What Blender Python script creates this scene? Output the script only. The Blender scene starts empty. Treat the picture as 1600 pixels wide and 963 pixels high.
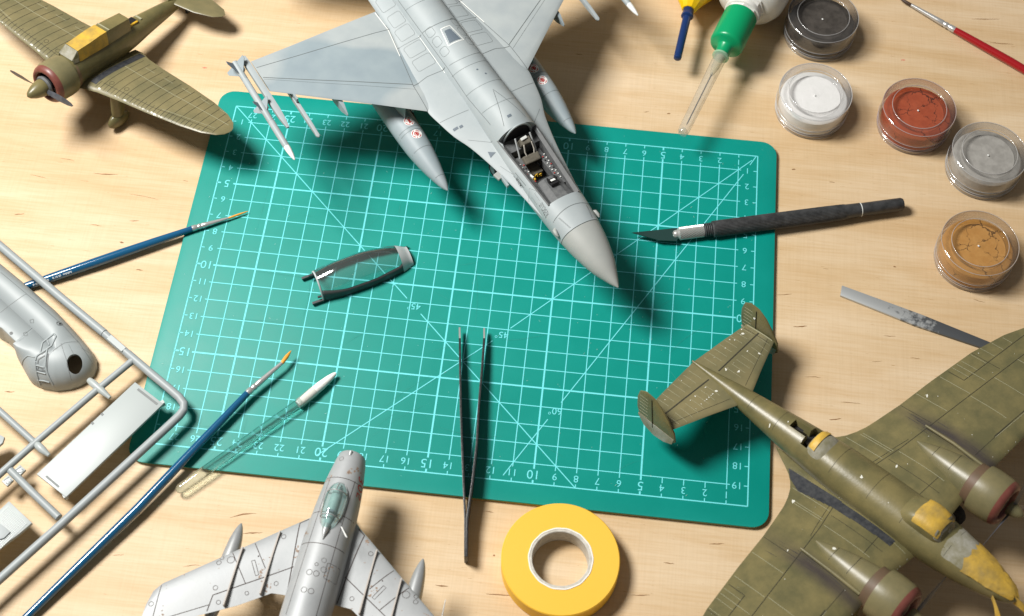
import bpy, bmesh, math, random
import numpy as np
from mathutils import Vector, Matrix, Euler
from mathutils.bvhtree import BVHTree
random.seed(7)
sc = bpy.context.scene
S = 0.01                       # every builder below works in centimetres
R_ = math.radians

# ------------------------------------------------------------------ camera
CAM = (4.93026, -37.23171, 63.645); CROT = (.523464, -.0163355, .1070015); FPX = 2302.23
cd = bpy.data.cameras.new('camera'); cam = bpy.data.objects.new('camera', cd)
sc.collection.objects.link(cam); sc.camera = cam
cam.location = [v*S for v in CAM]; cam.rotation_euler = CROT
cd.sensor_width = 36; cd.lens = FPX/1600*36; cd.clip_start = .01; cd.clip_end = 50
cd.dof.use_dof = True; cd.dof.focus_distance = .735; cd.dof.aperture_fstop = 16
# ------------------------------------------------------------------ light
w = bpy.data.worlds.new('World'); sc.world = w; w.use_nodes = True
w.node_tree.nodes['Background'].inputs[0].default_value = (1, .96, .92, 1)
w.node_tree.nodes['Background'].inputs[1].default_value = .135
ld = bpy.data.lights.new('softbox', 'AREA'); ld.shape = 'DISK'; ld.size = .33; ld.energy = 17.0
ld.color = (1, .975, .935)
lo = bpy.data.objects.new('softbox', ld); sc.collection.objects.link(lo)
lo.location = (-.52, .09, .84)
lo.rotation_euler = (Vector((.30, -.06, 0))-Vector(lo.location)).to_track_quat('-Z', 'Y').to_euler()
sc.view_settings.view_transform = 'Standard'; sc.view_settings.look = 'None'
sc.view_settings.exposure = 0.0; sc.view_settings.gamma = 1
sc.cycles.caustics_refractive = True; sc.cycles.caustics_reflective = False
sc.cycles.max_bounces = 14; sc.cycles.transparent_max_bounces = 24; sc.cycles.transmission_bounces = 12
sc.cycles.sample_clamp_indirect = 4

# ------------------------------------------------------------------ geometry helpers
_Rc = np.array(Euler(CROT, 'XYZ').to_matrix())
def at(x, y, z=0.):
    """photo pixel -> point (cm) at height z"""
    d = _Rc @ np.array([(x-800)/FPX, -(y-481.5)/FPX, -1.]); t = (z-CAM[2])/d[2]
    return np.array(CAM)+t*d
def V3(*a): return np.array(a, float)
def unit(a): return a/np.linalg.norm(a)
ORG = {}
def thing(name, label, cat, org=(0, 0, 0), rot=None, group=None):
    o = bpy.data.objects.new(name, None); sc.collection.objects.link(o)
    o.empty_display_size = .01
    o.location = [v*S for v in org]
    if rot is not None:
        o.rotation_mode = 'YXZ'; o.rotation_euler = (R_(rot[1]), R_(rot[2]), R_(rot[0]))
    else: ORG[o.name] = np.array(org, float)
    tag(o, label, cat, group); return o
def tag(o, label, cat, group=None):
    o['label'] = label; o['category'] = cat
    if group: o['group'] = group
def mk(name, vf, mat, par=None, smooth=40, bevel=0, kind=None, label=None):
    V, F = vf
    V = np.array(V, float).reshape(-1, 3)
    if par is not None and par.name in ORG: V = V-ORG[par.name]
    me = bpy.data.meshes.new(name)
    me.from_pydata([tuple(v*S) for v in V], [], [tuple(f) for f in F])
    bm = bmesh.new(); bm.from_mesh(me)
    if kind != 'flat': bmesh.ops.recalc_face_normals(bm, faces=bm.faces)
    if bevel:
        bmesh.ops.bevel(bm, geom=[e for e in bm.edges if e.calc_face_angle(0) > .5], offset=bevel*S, segments=2, affect='EDGES', profile=.6)
    bm.to_mesh(me); bm.free()
    if smooth:
        me.polygons.foreach_set('use_smooth', [True]*len(me.polygons))
        me.set_sharp_from_angle(angle=R_(smooth))
    me.materials.append(mat)
    o = bpy.data.objects.new(name, me); sc.collection.objects.link(o)
    if par is not None: o.parent = par
    if kind == 'stuff' or kind == 'structure': o['kind'] = kind
    if label: o['label'] = label
    return o
def join(*vfs):
    V, F, n = [], [], 0
    for v, f in vfs:
        V += [tuple(p) for p in v]; F += [tuple(i+n for i in q) for q in f]; n = len(V)
    return V, F
def loft(rings, cap=True, closed=True):
    n = len(rings[0]); V = [tuple(p) for r in rings for p in r]; F = []
    for i in range(len(rings)-1):
        for j in range(n if closed else n-1):
            k = (j+1) % n
            F.append((i*n+j, i*n+k, (i+1)*n+k, (i+1)*n+j))
    if cap and closed: F += [tuple(range(n))[::-1], tuple((len(rings)-1)*n+j for j in range(n))]
    return V, F
def frame(d):
    d = unit(d); a = V3(0, 0, 1) if abs(d[2]) < .9 else V3(1, 0, 0)
    u = unit(np.cross(d, a)); v = np.cross(u, d); return u, v   # v roughly up
def tube(path, radii, n=14, cap=True, sq=None):
    P = [np.array(p, float) for p in path]; m = len(P)
    if np.isscalar(radii): radii = [radii]*m
    rings = []; 
    d0 = unit(P[1]-P[0]); u, v = frame(d0)
    for i in range(m):
        a = P[max(i-1, 0)]; b = P[min(i+1, m-1)]
        d = unit(b-a) if np.linalg.norm(b-a) > 1e-9 else d0
        u = unit(u-d*np.dot(u, d)); v = np.cross(u, d)
        rings.append([P[i]+radii[i]*(math.cos(t)*u+math.sin(t)*v) for t in np.linspace(0, 2*math.pi, n, endpoint=False)])
    return loft(rings, cap)
def lathe(org, axis, prof, n=48, cap=True, rfun=None):
    """prof: (radius, distance along axis)"""
    org = np.array(org, float); d = unit(np.array(axis, float)); u, v = frame(d); rings = []
    for k, (r, h) in enumerate(prof):
        rings.append([org+d*h+(r*(rfun(k, j) if rfun else 1))*(math.cos(t)*u+math.sin(t)*v) for j, t in enumerate(np.linspace(0, 2*math.pi, n, endpoint=False))])
    return loft(rings, cap)
def prism(poly, z0, z1):
    n = len(poly); V = [(p[0], p[1], z0) for p in poly]+[(p[0], p[1], z1) for p in poly]
    F = [tuple(range(n))[::-1], tuple(range(n, 2*n))]+[(i, (i+1) % n, n+(i+1) % n, n+i) for i in range(n)]
    return V, F
def box(c, s, rot=None):
    V = []
    for z in (-1, 1):
        for x, y in ((-1, -1), (1, -1), (1, 1), (-1, 1)): V.append(V3(x*s[0]/2, y*s[1]/2, z*s[2]/2))
    if rot is not None:
        M = np.array(Euler([R_(a) for a in rot]).to_matrix()); V = [M@p for p in V]
    return [tuple(p+np.array(c)) for p in V], [(3, 2, 1, 0), (4, 5, 6, 7), (0, 1, 5, 4), (1, 2, 6, 5), (2, 3, 7, 6), (3, 0, 4, 7)]
def rrect(cx, cy, w, h, r, k=6):
    P = []
    for sx, sy, a in ((1, 1, 0), (-1, 1, 90), (-1, -1, 180), (1, -1, 270)):
        for t in np.linspace(a, a+90, k): P.append((cx+sx*(w/2-r)+r*math.cos(R_(t)), cy+sy*(h/2-r)+r*math.sin(R_(t))))
    return P
class Body:
    """fuselage through stations (y, half width, z of widest point, top, bottom, exponent)"""
    def __init__(s, st): s.A = np.array(sorted(st), float)
    def at(s, y):
        A = s.A; Y = A[:, 0]; i = int(np.clip(np.searchsorted(Y, y)-1, 0, len(Y)-2)); h = Y[i+1]-Y[i]; t = min(max((y-Y[i])/h, 0), 1)
        def m(k):
            if k == 0 or k == len(Y)-1:
                a, b = (0, 1) if k == 0 else (-2, -1); return (A[b, 1:]-A[a, 1:])/(Y[b]-Y[a])
            d0 = (A[k, 1:]-A[k-1, 1:])/(Y[k]-Y[k-1]); d1 = (A[k+1, 1:]-A[k, 1:])/(Y[k+1]-Y[k])
            return np.where(d0*d1 > 0, 2*d0*d1/np.where(d0+d1 == 0, 1, d0+d1), 0)
        return (2*t**3-3*t*t+1)*A[i, 1:]+(t**3-2*t*t+t)*h*m(i)+(-2*t**3+3*t*t)*A[i+1, 1:]+(t**3-t*t)*h*m(i+1)
    def pt(s, y, th, k=1., x0=0):
        hw, zc, zt, zb, n = s.at(y); c, q = math.cos(th), math.sin(th)
        x = hw*k*math.copysign(abs(c)**(2/n), c); e = (zt-zc if q > 0 else zc-zb)*k
        return V3(x0+x, y, zc+e*math.copysign(abs(q)**(2/n), q))
    def ring(s, y, n=36, k=1., x0=0): return [s.pt(y, t, k, x0) for t in np.linspace(0, 2*math.pi, n, endpoint=False)]
    def mesh(s, ys, n=36, k=1., x0=0): return loft([s.ring(y, n, k, x0) for y in ys])
AF = [(1, .05), (.8, .42), (.6, .76), (.42, .97), (.28, 1), (.15, .86), (.06, .58), (.02, .33), (0, 0)]
def wing(st, side=1, lower=.6):
    """stations (x, y leading edge, y trailing edge, z, half thickness)"""
    rings = []
    for x, yl, yt, z, t in st:
        up = [(side*x, yl+(yt-yl)*c, z+t*h) for c, h in AF]; lo_ = [(side*x, yl+(yt-yl)*c, z-t*h*lower) for c, h in AF[-2::-1]]
        rings.append(up+lo_)
    return loft(rings)
def bvh(*vfs):
    V, F = join(*vfs); return BVHTree.FromPolygons([Vector(v) for v in V], F)
def drop(tree, x, y, dirn=(0, 0, -1), z0=12):
    h = tree.ray_cast(Vector((x, y, z0)), Vector(dirn))
    if h[0] is None: return None
    return (h[0], -h[1] if h[1].dot(Vector(dirn)) > 0 else h[1])
class Ink:
    """thin marks laid onto a surface: polylines, outlines and lettering, in plan coordinates"""
    def __init__(s, tree, lift=.006): s.t = tree; s.V = []; s.F = []; s.lift = lift
    def line(s, pts, w=.03, step=.12, taper=False):
        P = []
        for a, b in zip(pts[:-1], pts[1:]):
            a, b = np.array(a, float), np.array(b, float); k = max(1, int(np.linalg.norm(b-a)/step))
            P += [a+(b-a)*i/k for i in range(k)]
        P.append(np.array(pts[-1], float)); prev = None
        for i, p in enumerate(P):
            d = P[min(i+1, len(P)-1)]-P[max(i-1, 0)]; L = np.linalg.norm(d)
            if L < 1e-9: continue
            d /= L; h = drop(s.t, p[0], p[1])
            if h is None or h[1].z < .05: prev = None; continue
            nrm = np.array(h[1]); q = np.array(h[0])+nrm*s.lift
            t3 = V3(d[0], d[1], 0); t3 = t3-nrm*np.dot(t3, nrm); side = np.cross(nrm, t3); side = side/max(np.linalg.norm(side), 1e-6)
            ww = w*(max(.15, 1-abs(2*i/(len(P)-1)-1)) if taper else 1)
            s.V += [tuple(q+side*ww/2), tuple(q-side*ww/2)]; cur = len(s.V)-2
            if prev is not None and np.linalg.norm(np.array(s.V[prev])-np.array(s.V[cur])) < .5: s.F.append((prev, prev+1, cur+1, cur))
            prev = cur
    def loop(s, pts, w=.03): s.line(list(pts)+[pts[0]], w)
    def circ(s, x, y, r, w=.03, a0=0, a1=360): s.line([(x+r*math.cos(R_(a)), y+r*math.sin(R_(a))) for a in np.linspace(a0, a1, max(6, int((a1-a0)/20)))], w, step=9)
    def disc(s, x, y, r, n=12): s.fill([(x+r*math.cos(t), y+r*math.sin(t)) for t in np.linspace(0, 2*math.pi, n, endpoint=False)])
    def fill(s, poly):
        c = np.mean(np.array(poly), 0); ids = []
        for p in list(poly)+[c]:
            h = drop(s.t, p[0], p[1])
            if h is None: return
            s.V.append(tuple(np.array(h[0])+np.array(h[1])*s.lift)); ids.append(len(s.V)-1)
        for i in range(len(poly)): s.F.append((ids[i], ids[(i+1) % len(poly)], ids[-1]))
    def chip(s, x, y, r, el=1., ang=0):
        n = 9; P = []
        for i in range(n):
            t = 2*math.pi*i/n; q = r*random.uniform(.45, 1.15); a, b = q*math.cos(t)*el, q*math.sin(t)
            P.append((x+a*math.cos(ang)-b*math.sin(ang), y+a*math.sin(ang)+b*math.cos(ang)))
        s.fill(P)
    def text(s, body, x, y, size, ang):
        V, F = text_mesh(body); b = len(s.V); ok = []
        for v in V:
            px, py = v[0]*size, v[1]*size; X = x+px*math.cos(ang)-py*math.sin(ang); Y = y+px*math.sin(ang)+py*math.cos(ang)
            h = drop(s.t, X, Y); ok.append(h is not None); s.V.append(tuple(np.array(h[0])+np.array(h[1])*s.lift) if h else (X, Y, 0))
        s.F += [tuple(b+i for i in f) for f in F if all(ok[i] for i in f)]
    def build(s, name, mat, par, label=None):
        if s.F: return mk(name, (s.V, s.F), mat, par, smooth=0, kind='flat', label=label)
_tx = {}
def text_mesh(body):
    if body not in _tx:
        c = bpy.data.curves.new('t', 'FONT'); c.body = body; c.align_x = 'CENTER'; c.align_y = 'CENTER'; c.resolution_u = 3
        o = bpy.data.objects.new('t', c); sc.collection.objects.link(o)
        me = o.to_mesh(); _tx[body] = ([tuple(v.co) for v in me.vertices], [tuple(p.vertices) for p in me.polygons])
        o.to_mesh_clear(); bpy.data.objects.remove(o); bpy.data.curves.remove(c)
    return _tx[body]

# ------------------------------------------------------------------ materials
def nodes(name):
    m = bpy.data.materials.new(name); m.use_nodes = True; t = m.node_tree; return m, t, t.nodes['Principled BSDF'], t.nodes, t.links
def pm(name, col, rough=.45, metal=0., var=None, vs=120, bump=0, bs=600, spec=.5, coat=0, rv=.12, alpha=None, trans=0, sss=0):
    """principled paint or plastic; var = second colour blended in by noise of scale vs"""
    m, t, b, N, L = nodes(name)
    b.inputs['Base Color'].default_value = (*col, 1); b.inputs['Roughness'].default_value = rough; b.inputs['Metallic'].default_value = metal
    b.inputs['Specular IOR Level'].default_value = spec; b.inputs['Coat Weight'].default_value = coat
    if trans: b.inputs['Transmission Weight'].default_value = trans
    if sss: b.inputs['Subsurface Weight'].default_value = sss; b.inputs['Subsurface Radius'].default_value = (.004, .004, .003); b.inputs['Subsurface Scale'].default_value = .5
    tc = N.new('ShaderNodeTexCoord')
    if var:
        n1 = N.new('ShaderNodeTexNoise'); n1.inputs['Scale'].default_value = vs; n1.inputs['Detail'].default_value = 7; n1.inputs['Roughness'].default_value = .65
        L.new(tc.outputs['Object'], n1.inputs['Vector'])
        r = N.new('ShaderNodeValToRGB'); r.color_ramp.elements[0].position = .36; r.color_ramp.elements[1].position = .66
        r.color_ramp.elements[0].color = (*col, 1); r.color_ramp.elements[1].color = (*var, 1)
        L.new(n1.outputs['Fac'], r.inputs['Fac']); L.new(r.outputs['Color'], b.inputs['Base Color'])
        mr = N.new('ShaderNodeMapRange'); mr.inputs['To Min'].default_value = max(.03, rough-rv); mr.inputs['To Max'].default_value = min(1, rough+rv)
        L.new(n1.outputs['Fac'], mr.inputs['Value']); L.new(mr.outputs['Result'], b.inputs['Roughness'])
    if bump:
        n2 = N.new('ShaderNodeTexNoise'); n2.inputs['Scale'].default_value = bs; n2.inputs['Detail'].default_value = 5
        L.new(tc.outputs['Object'], n2.inputs['Vector'])
        bp = N.new('ShaderNodeBump'); bp.inputs['Strength'].default_value = bump; bp.inputs['Distance'].default_value = .0004
        L.new(n2.outputs['Fac'], bp.inputs['Height']); L.new(bp.outputs['Normal'], b.inputs['Normal'])
    return m
def clear(name, tint=(1, 1, 1), rough=.03, refl=1., haze=0, hcol=(.8, .8, .8)):
    """thin clear plastic: lets light through, mirrors by Fresnel, a little haze"""
    m, t, b, N, L = nodes(name); N.remove(b); out = N['Material Output']
    tr = N.new('ShaderNodeBsdfTransparent'); tr.inputs[0].default_value = (*tint, 1)
    gl = N.new('ShaderNodeBsdfGlossy'); gl.inputs['Roughness'].default_value = rough
    lw = N.new('ShaderNodeLayerWeight'); lw.inputs[0].default_value = .5
    pw = N.new('ShaderNodeMath'); pw.operation = 'POWER'; pw.inputs[1].default_value = 4.5; L.new(lw.outputs['Facing'], pw.inputs[0])
    mu = N.new('ShaderNodeMath'); mu.operation = 'MULTIPLY_ADD'; mu.inputs[1].default_value = .8*refl; mu.inputs[2].default_value = .045*refl; L.new(pw.outputs[0], mu.inputs[0])
    df = N.new('ShaderNodeBsdfDiffuse'); df.inputs[0].default_value = (*hcol, 1)
    m0 = N.new('ShaderNodeMixShader'); m0.inputs[0].default_value = haze; L.new(tr.outputs[0], m0.inputs[1]); L.new(df.outputs[0], m0.inputs[2])
    mx = N.new('ShaderNodeMixShader'); L.new(mu.outputs[0], mx.inputs[0]); L.new(m0.outputs[0], mx.inputs[1]); L.new(gl.outputs[0], mx.inputs[2])
    L.new(mx.outputs[0], out.inputs[0]); return m
def wood():
    m, t, b, N, L = nodes('birch_plywood'); tc = N.new('ShaderNodeTexCoord')
    def noise(sx, sy, scale, det=6, dist=0):
        mp = N.new('ShaderNodeMapping'); mp.inputs['Scale'].default_value = (sx, sy, 1); mp.inputs['Rotation'].default_value = (0, 0, R_(-2)); L.new(tc.outputs['Object'], mp.inputs['Vector'])
        n = N.new('ShaderNodeTexNoise'); n.inputs['Scale'].default_value = scale; n.inputs['Detail'].default_value = det; n.inputs['Distortion'].default_value = dist
        L.new(mp.outputs[0], n.inputs['Vector']); return n.outputs['Fac']
    def ramp(f, p0, c0, p1, c1):
        r = N.new('ShaderNodeValToRGB'); e = r.color_ramp.elements; e[0].position = p0; e[1].position = p1; e[0].color = (*c0, 1); e[1].color = (*c1, 1); L.new(f, r.inputs[0]); return r.outputs[0]
    def mul(a, c, f=1.):
        x = N.new('ShaderNodeMix'); x.data_type = 'RGBA'; x.blend_type = 'MULTIPLY'; x.inputs[0].default_value = f; L.new(a, x.inputs[6]); L.new(c, x.inputs[7]); return x.outputs[2]
    base = ramp(noise(.5, 1.2, 9, 4, .4), .3, (.715, .578, .402), .72, (.665, .508, .33))
    fine = noise(.7, 16, 60, 8); g = ramp(fine, .30, (.93, .89, .83), .58, (1, 1, 1))
    mid = ramp(noise(.4, 2.6, 22, 6, 1.2), .36, (.93, .885, .81), .6, (1, 1, 1))
    pore = ramp(noise(2.2, 26, 75, 2), .235, (.60, .46, .33), .30, (1, 1, 1))
    weave = ramp(noise(30, .8, 40, 3), .3, (.955, .95, .94), .6, (1, 1, 1))
    broad = ramp(noise(.22, 1.0, 15, 5, 1.6), .40, (.925, .875, .79), .62, (1.02, 1.015, 1.01))
    c = mul(mul(mul(mul(mul(base, broad), g), mid), pore, .85), weave)
    L.new(c, b.inputs['Base Color']); b.inputs['Roughness'].default_value = .5; b.inputs['Specular IOR Level'].default_value = .3
    bp = N.new('ShaderNodeBump'); bp.inputs['Strength'].default_value = .25; bp.inputs['Distance'].default_value = .0003; L.new(fine, bp.inputs['Height']); L.new(bp.outputs[0], b.inputs['Normal'])
    return m
def powder(name, c1, c2, crack=True):
    m, t, b, N, L = nodes(name); tc = N.new('ShaderNodeTexCoord')
    n = N.new('ShaderNodeTexNoise'); n.inputs['Scale'].default_value = 260; n.inputs['Detail'].default_value = 8; L.new(tc.outputs['Object'], n.inputs['Vector'])
    r = N.new('ShaderNodeValToRGB'); r.color_ramp.elements[0].position = .38; r.color_ramp.elements[1].position = .64
    r.color_ramp.elements[0].color = (*c1, 1); r.color_ramp.elements[1].color = (*c2, 1); L.new(n.outputs['Fac'], r.inputs[0]); col = r.outputs[0]
    b.inputs['Roughness'].default_value = .95; b.inputs['Specular IOR Level'].default_value = .1
    if crack:
        ad = N.new('ShaderNodeMix'); ad.data_type = 'VECTOR'; ad.inputs[0].default_value = .006; L.new(tc.outputs['Object'], ad.inputs[4]); 
        n3 = N.new('ShaderNodeTexNoise'); n3.inputs['Scale'].default_value = 300; n3.inputs['Detail'].default_value = 4; L.new(tc.outputs['Object'], n3.inputs['Vector']); L.new(n3.outputs['Color'], ad.inputs[5])
        vo = N.new('ShaderNodeTexVoronoi'); vo.feature = 'DISTANCE_TO_EDGE'; vo.inputs['Scale'].default_value = 95; L.new(ad.outputs[1], vo.inputs['Vector'])
        n4 = N.new('ShaderNodeTexNoise'); n4.inputs['Scale'].default_value = 55; L.new(tc.outputs['Object'], n4.inputs['Vector'])
        th = N.new('ShaderNodeMapRange'); th.inputs['From Min'].default_value = .45; th.inputs['From Max'].default_value = .7; th.inputs['To Min'].default_value = 0; th.inputs['To Max'].default_value = .05; L.new(n4.outputs['Fac'], th.inputs['Value'])
        lt = N.new('ShaderNodeMath'); lt.operation = 'LESS_THAN'; L.new(vo.outputs['Distance'], lt.inputs[0]); L.new(th.outputs[0], lt.inputs[1])
        mx = N.new('ShaderNodeMix'); mx.data_type = 'RGBA'; L.new(lt.outputs[0], mx.inputs[0]); L.new(col, mx.inputs[6]); mx.inputs[7].default_value = (*[v*.28 for v in c1], 1); col = mx.outputs[2]
    L.new(col, b.inputs['Base Color'])
    bp = N.new('ShaderNodeBump'); bp.inputs['Strength'].default_value = .5; bp.inputs['Distance'].default_value = .0005; L.new(n.outputs['Fac'], bp.inputs['Height']); L.new(bp.outputs[0], b.inputs['Normal'])
    return m
def camo(name, c1, c2):
    m, t, b, N, L = nodes(name); tc = N.new('ShaderNodeTexCoord'); n = N.new('ShaderNodeTexNoise'); n.inputs['Scale'].default_value = 19; n.inputs['Detail'].default_value = .6
    mp = N.new('ShaderNodeMapping'); mp.inputs['Location'].default_value = (.013, .03, 0); mp.inputs['Scale'].default_value = (.8, 1, 0); L.new(tc.outputs['Object'], mp.inputs[0]); L.new(mp.outputs[0], n.inputs['Vector'])
    r = N.new('ShaderNodeValToRGB'); r.color_ramp.elements[0].position = .485; r.color_ramp.elements[1].position = .535; r.color_ramp.elements[0].color = (*c1, 1); r.color_ramp.elements[1].color = (*c2, 1); L.new(n.outputs['Fac'], r.inputs[0])
    n2 = N.new('ShaderNodeTexNoise'); n2.inputs['Scale'].default_value = 90; n2.inputs['Detail'].default_value = 7; L.new(tc.outputs['Object'], n2.inputs['Vector'])
    r2 = N.new('ShaderNodeValToRGB'); r2.color_ramp.elements[0].position = .3; r2.color_ramp.elements[1].position = .7; r2.color_ramp.elements[0].color = (.9, .91, .92, 1); r2.color_ramp.elements[1].color = (1.06, 1.05, 1.03, 1); L.new(n2.outputs['Fac'], r2.inputs[0])
    x = N.new('ShaderNodeMix'); x.data_type = 'RGBA'; x.blend_type = 'MULTIPLY'; x.inputs[0].default_value = 1; L.new(r.outputs[0], x.inputs[6]); L.new(r2.outputs[0], x.inputs[7]); L.new(x.outputs[2], b.inputs['Base Color'])
    b.inputs['Roughness'].default_value = .5; b.inputs['Specular IOR Level'].default_value = .4; return m
def sooty(name, c1, c2):
    """olive paint with a soft exhaust stain trailing behind each engine pipe"""
    m = pm(name, c1, .37, var=c2, vs=65, bump=.10, bs=900); t = m.node_tree; N, L = t.nodes, t.links; b = N['Principled BSDF']; src = b.inputs['Base Color'].links[0].from_socket
    tc = N.new('ShaderNodeTexCoord'); sx = N.new('ShaderNodeSeparateXYZ'); L.new(tc.outputs['Object'], sx.inputs[0])
    def mth(op, a, c=None):
        q = N.new('ShaderNodeMath'); q.operation = op
        for i, v in enumerate((a, c)):
            if v is None: continue
            if hasattr(v, 'links'): L.new(v, q.inputs[i])
            else: q.inputs[i].default_value = v
        return q.outputs[0]
    n = N.new('ShaderNodeTexNoise'); n.inputs['Scale'].default_value = 130; n.inputs['Detail'].default_value = 5; mp = N.new('ShaderNodeMapping'); mp.inputs['Scale'].default_value = (1, .25, 1); L.new(tc.outputs['Object'], mp.inputs[0]); L.new(mp.outputs[0], n.inputs['Vector'])
    dx = mth('ABSOLUTE', mth('SUBTRACT', mth('ABSOLUTE', sx.outputs['X']), .0490))
    core = N.new('ShaderNodeMapRange'); core.interpolation_type = 'SMOOTHSTEP'; core.inputs['From Min'].default_value = .0085; core.inputs['From Max'].default_value = 0; L.new(dx, core.inputs['Value'])
    fade = N.new('ShaderNodeMapRange'); fade.interpolation_type = 'SMOOTHSTEP'; fade.inputs['From Min'].default_value = -.094; fade.inputs['From Max'].default_value = -.066; fade.inputs['To Min'].default_value = .25; L.new(sx.outputs['Y'], fade.inputs['Value'])
    f = mth('MULTIPLY', mth('MULTIPLY', core.outputs[0], fade.outputs[0]), mth('MULTIPLY', n.outputs['Fac'], 1.5))
    x = N.new('ShaderNodeMix'); x.data_type = 'RGBA'; x.clamp_factor = True; L.new(f, x.inputs[0]); L.new(src, x.inputs[6]); x.inputs[7].default_value = (.050, .040, .042, 1); L.new(x.outputs[2], b.inputs['Base Color']); return m
M = dict(
 wood=wood(), matgreen=pm('mat_green', (.0, .245, .20), .44, var=(.0, .268, .222), vs=30, bump=.14, bs=2500, spec=.32, rv=.10),
 matprint=pm('mat_print', (.14, .68, .72), .5), matcore=pm('mat_core', (.42, .33, .13), .6),
 matdust=pm('mat_dust', (.32, .62, .55), .7),
 grey=pm('light_grey_paint', (.318, .362, .375), .5, var=(.362, .402, .41), vs=45, bump=.05, spec=.4),
 grey2=pm('blue_grey_paint', (.27, .325, .35), .5, var=(.30, .35, .37), vs=60, spec=.4),
 radome=pm('radome_grey', (.33, .35, .335), .5, var=(.355, .37, .35), vs=70, spec=.4),
 camo=camo('camouflage_grey', (.362, .402, .41), (.262, .32, .348)),
 line=pm('panel_line', (.11, .125, .125), .7), lline=pm('light_panel_line', (.72, .74, .71), .6), darkslate=pm('slate_decal', (.11, .14, .17), .6),
 white=pm('white_paint', (.78, .79, .77), .5), black=pm('black_paint', (.012, .012, .013), .5), tub=pm('cockpit_grey', (.075, .08, .083), .65, var=(.13, .135, .135), vs=500),
 seat=pm('seat_olive', (.11, .10, .078), .8, var=(.17, .155, .12), vs=500), brass=pm('yellow_stripe', (.60, .36, .02), .5), red=pm('red_print', (.42, .035, .03), .6),
 silver=pm('aluminium_paint', (.335, .352, .36), .48, .12, var=(.385, .40, .405), vs=70, spec=.4, bump=.05, rv=.08), silverdark=pm('dull_silver', (.33, .345, .35), .42, .35, var=(.39, .40, .40), vs=80),
 fence=pm('fence_beige', (.42, .38, .34), .5), rust=pm('grime', (.30, .215, .16), .8), mline=pm('engraved_line', (.07, .055, .05), .8),
 olive=pm('olive_paint', (.112, .103, .045), .34, var=(.198, .165, .068), vs=52, bump=.10, bs=900, spec=.5), olive2=pm('worn_olive_paint', (.138, .128, .066), .36, var=(.215, .182, .088), vs=48, bump=.08, spec=.5),
 olivew=sooty('sooty_olive_paint', (.116, .108, .05), (.205, .172, .072)), olivel=pm('olive_line', (.028, .026, .014), .7), wornl=pm('worn_line', (.33, .32, .21), .6), chipw=pm('bare_plastic', (.70, .70, .62), .6), soot=pm('soot', (.045, .040, .042), .75), sootw=pm('black_walkway', (.018, .021, .027), .6, var=(.05, .052, .055), vs=400),
 maroon=pm('maroon_paint', (.15, .042, .032), .4, var=(.19, .06, .045), vs=200), brown=pm('brown_exhaust', (.16, .095, .06), .45, var=(.12, .085, .05), vs=160),
 mtape=pm('masking_tape', (.62, .39, .05), .55, var=(.32, .22, .06), vs=105, bump=.8, bs=260), dust=pm('masked_grey', (.36, .35, .30), .6, var=(.18, .165, .09), vs=120),
 prop=pm('propeller_black', (.045, .05, .06), .4, var=(.09, .095, .11), vs=300), tyre=pm('tyre', (.015, .015, .015), .8),
 styrene=pm('grey_styrene', (.31, .345, .35), .46, var=(.31, .345, .352), vs=60, spec=.5, rv=.03), styl=pm('styrene_line', (.17, .185, .185), .6), pale=pm('pale_styrene', (.38, .42, .415), .4),
 blue=pm('blue_lacquer', (.006, .085, .19), .16, coat=.6), redl=pm('red_lacquer', (.33, .008, .012), .2, coat=.5), ferrule=pm('ferrule', (.58, .58, .57), .25, .6), nickel=pm('nickel', (.56, .56, .54), .28, .55, bump=.1),
 hair=pm('gold_bristle', (.75, .33, .03), .5), darkhair=pm('brown_bristle', (.045, .022, .012), .5), cotton=pm('cotton', (.86, .86, .82), .95, bump=.6, bs=1500, spec=.1),
 rubber=pm('black_rubber', (.028, .029, .03), .45, var=(.06, .062, .064), vs=250, bump=.2), steel=pm('blade_steel_green_reflection', (.03, .075, .068), .2, .4), tweez=pm('black_coated_steel', (.022, .022, .023), .38, .3, var=(.05, .05, .05), vs=700, bump=.3, bs=1200),  # blade steel: green mirrored from the mat is painted into its base colour
 wglue=pm('white_plastic', (.74, .74, .70), .3, sss=.15), green=pm('green_plastic', (.0, .30, .115), .3), yellow=pm('yellow_plastic', (.80, .50, .0), .3), navy=pm('navy_plastic', (.008, .03, .12), .3), needle=pm('needle_steel', (.25, .23, .22), .3, .8),
 card=pm('cardboard', (.46, .43, .37), .8, var=(.62, .59, .52), vs=500), paperw=pm('paper_white', (.80, .78, .72), .7), woodm=pm('grain_mark', (.25, .125, .045), .7), redspot=pm('red_speck', (.6, .12, .09), .8),
 clear=clear('clear_acrylic', (.985, .985, .975), .04, 1.25, .035), cann=clear('canopy_clear', (.90, .96, .95), .11, 3.2, .08, (.50, .58, .56)), migglass=clear('model_canopy_clear', (.80, .93, .91), .05, 1.6, .12, (.6, .75, .73)), tubeg=clear('needle_cover_clear', (.95, .95, .93), .06, 1.4, .14, (.85, .85, .80)),
 gunmetal=pm('dark_frame', (.055, .058, .058), .5), rim=pm('grey_frame', (.48, .505, .51), .45))
_g, _t, _b, _N, _L = nodes('glass_rod'); _b.inputs['Transmission Weight'].default_value = 1; _b.inputs['Roughness'].default_value = .02; _b.inputs['IOR'].default_value = 1.33; _b.inputs['Base Color'].default_value = (.97, .99, .98, 1); M['rod'] = _g; M['rodc'] = clear('clear_rod', (.90, .965, .955), .05, 2.4, .03, (.6, .72, .7))
_n = M['rodc'].node_tree; _rf = _n.nodes.new('ShaderNodeBsdfRefraction'); _rf.inputs['IOR'].default_value = 1.3; _rf.inputs['Roughness'].default_value = .03; _rf.inputs['Color'].default_value = (.93, .985, .975, 1)
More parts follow.
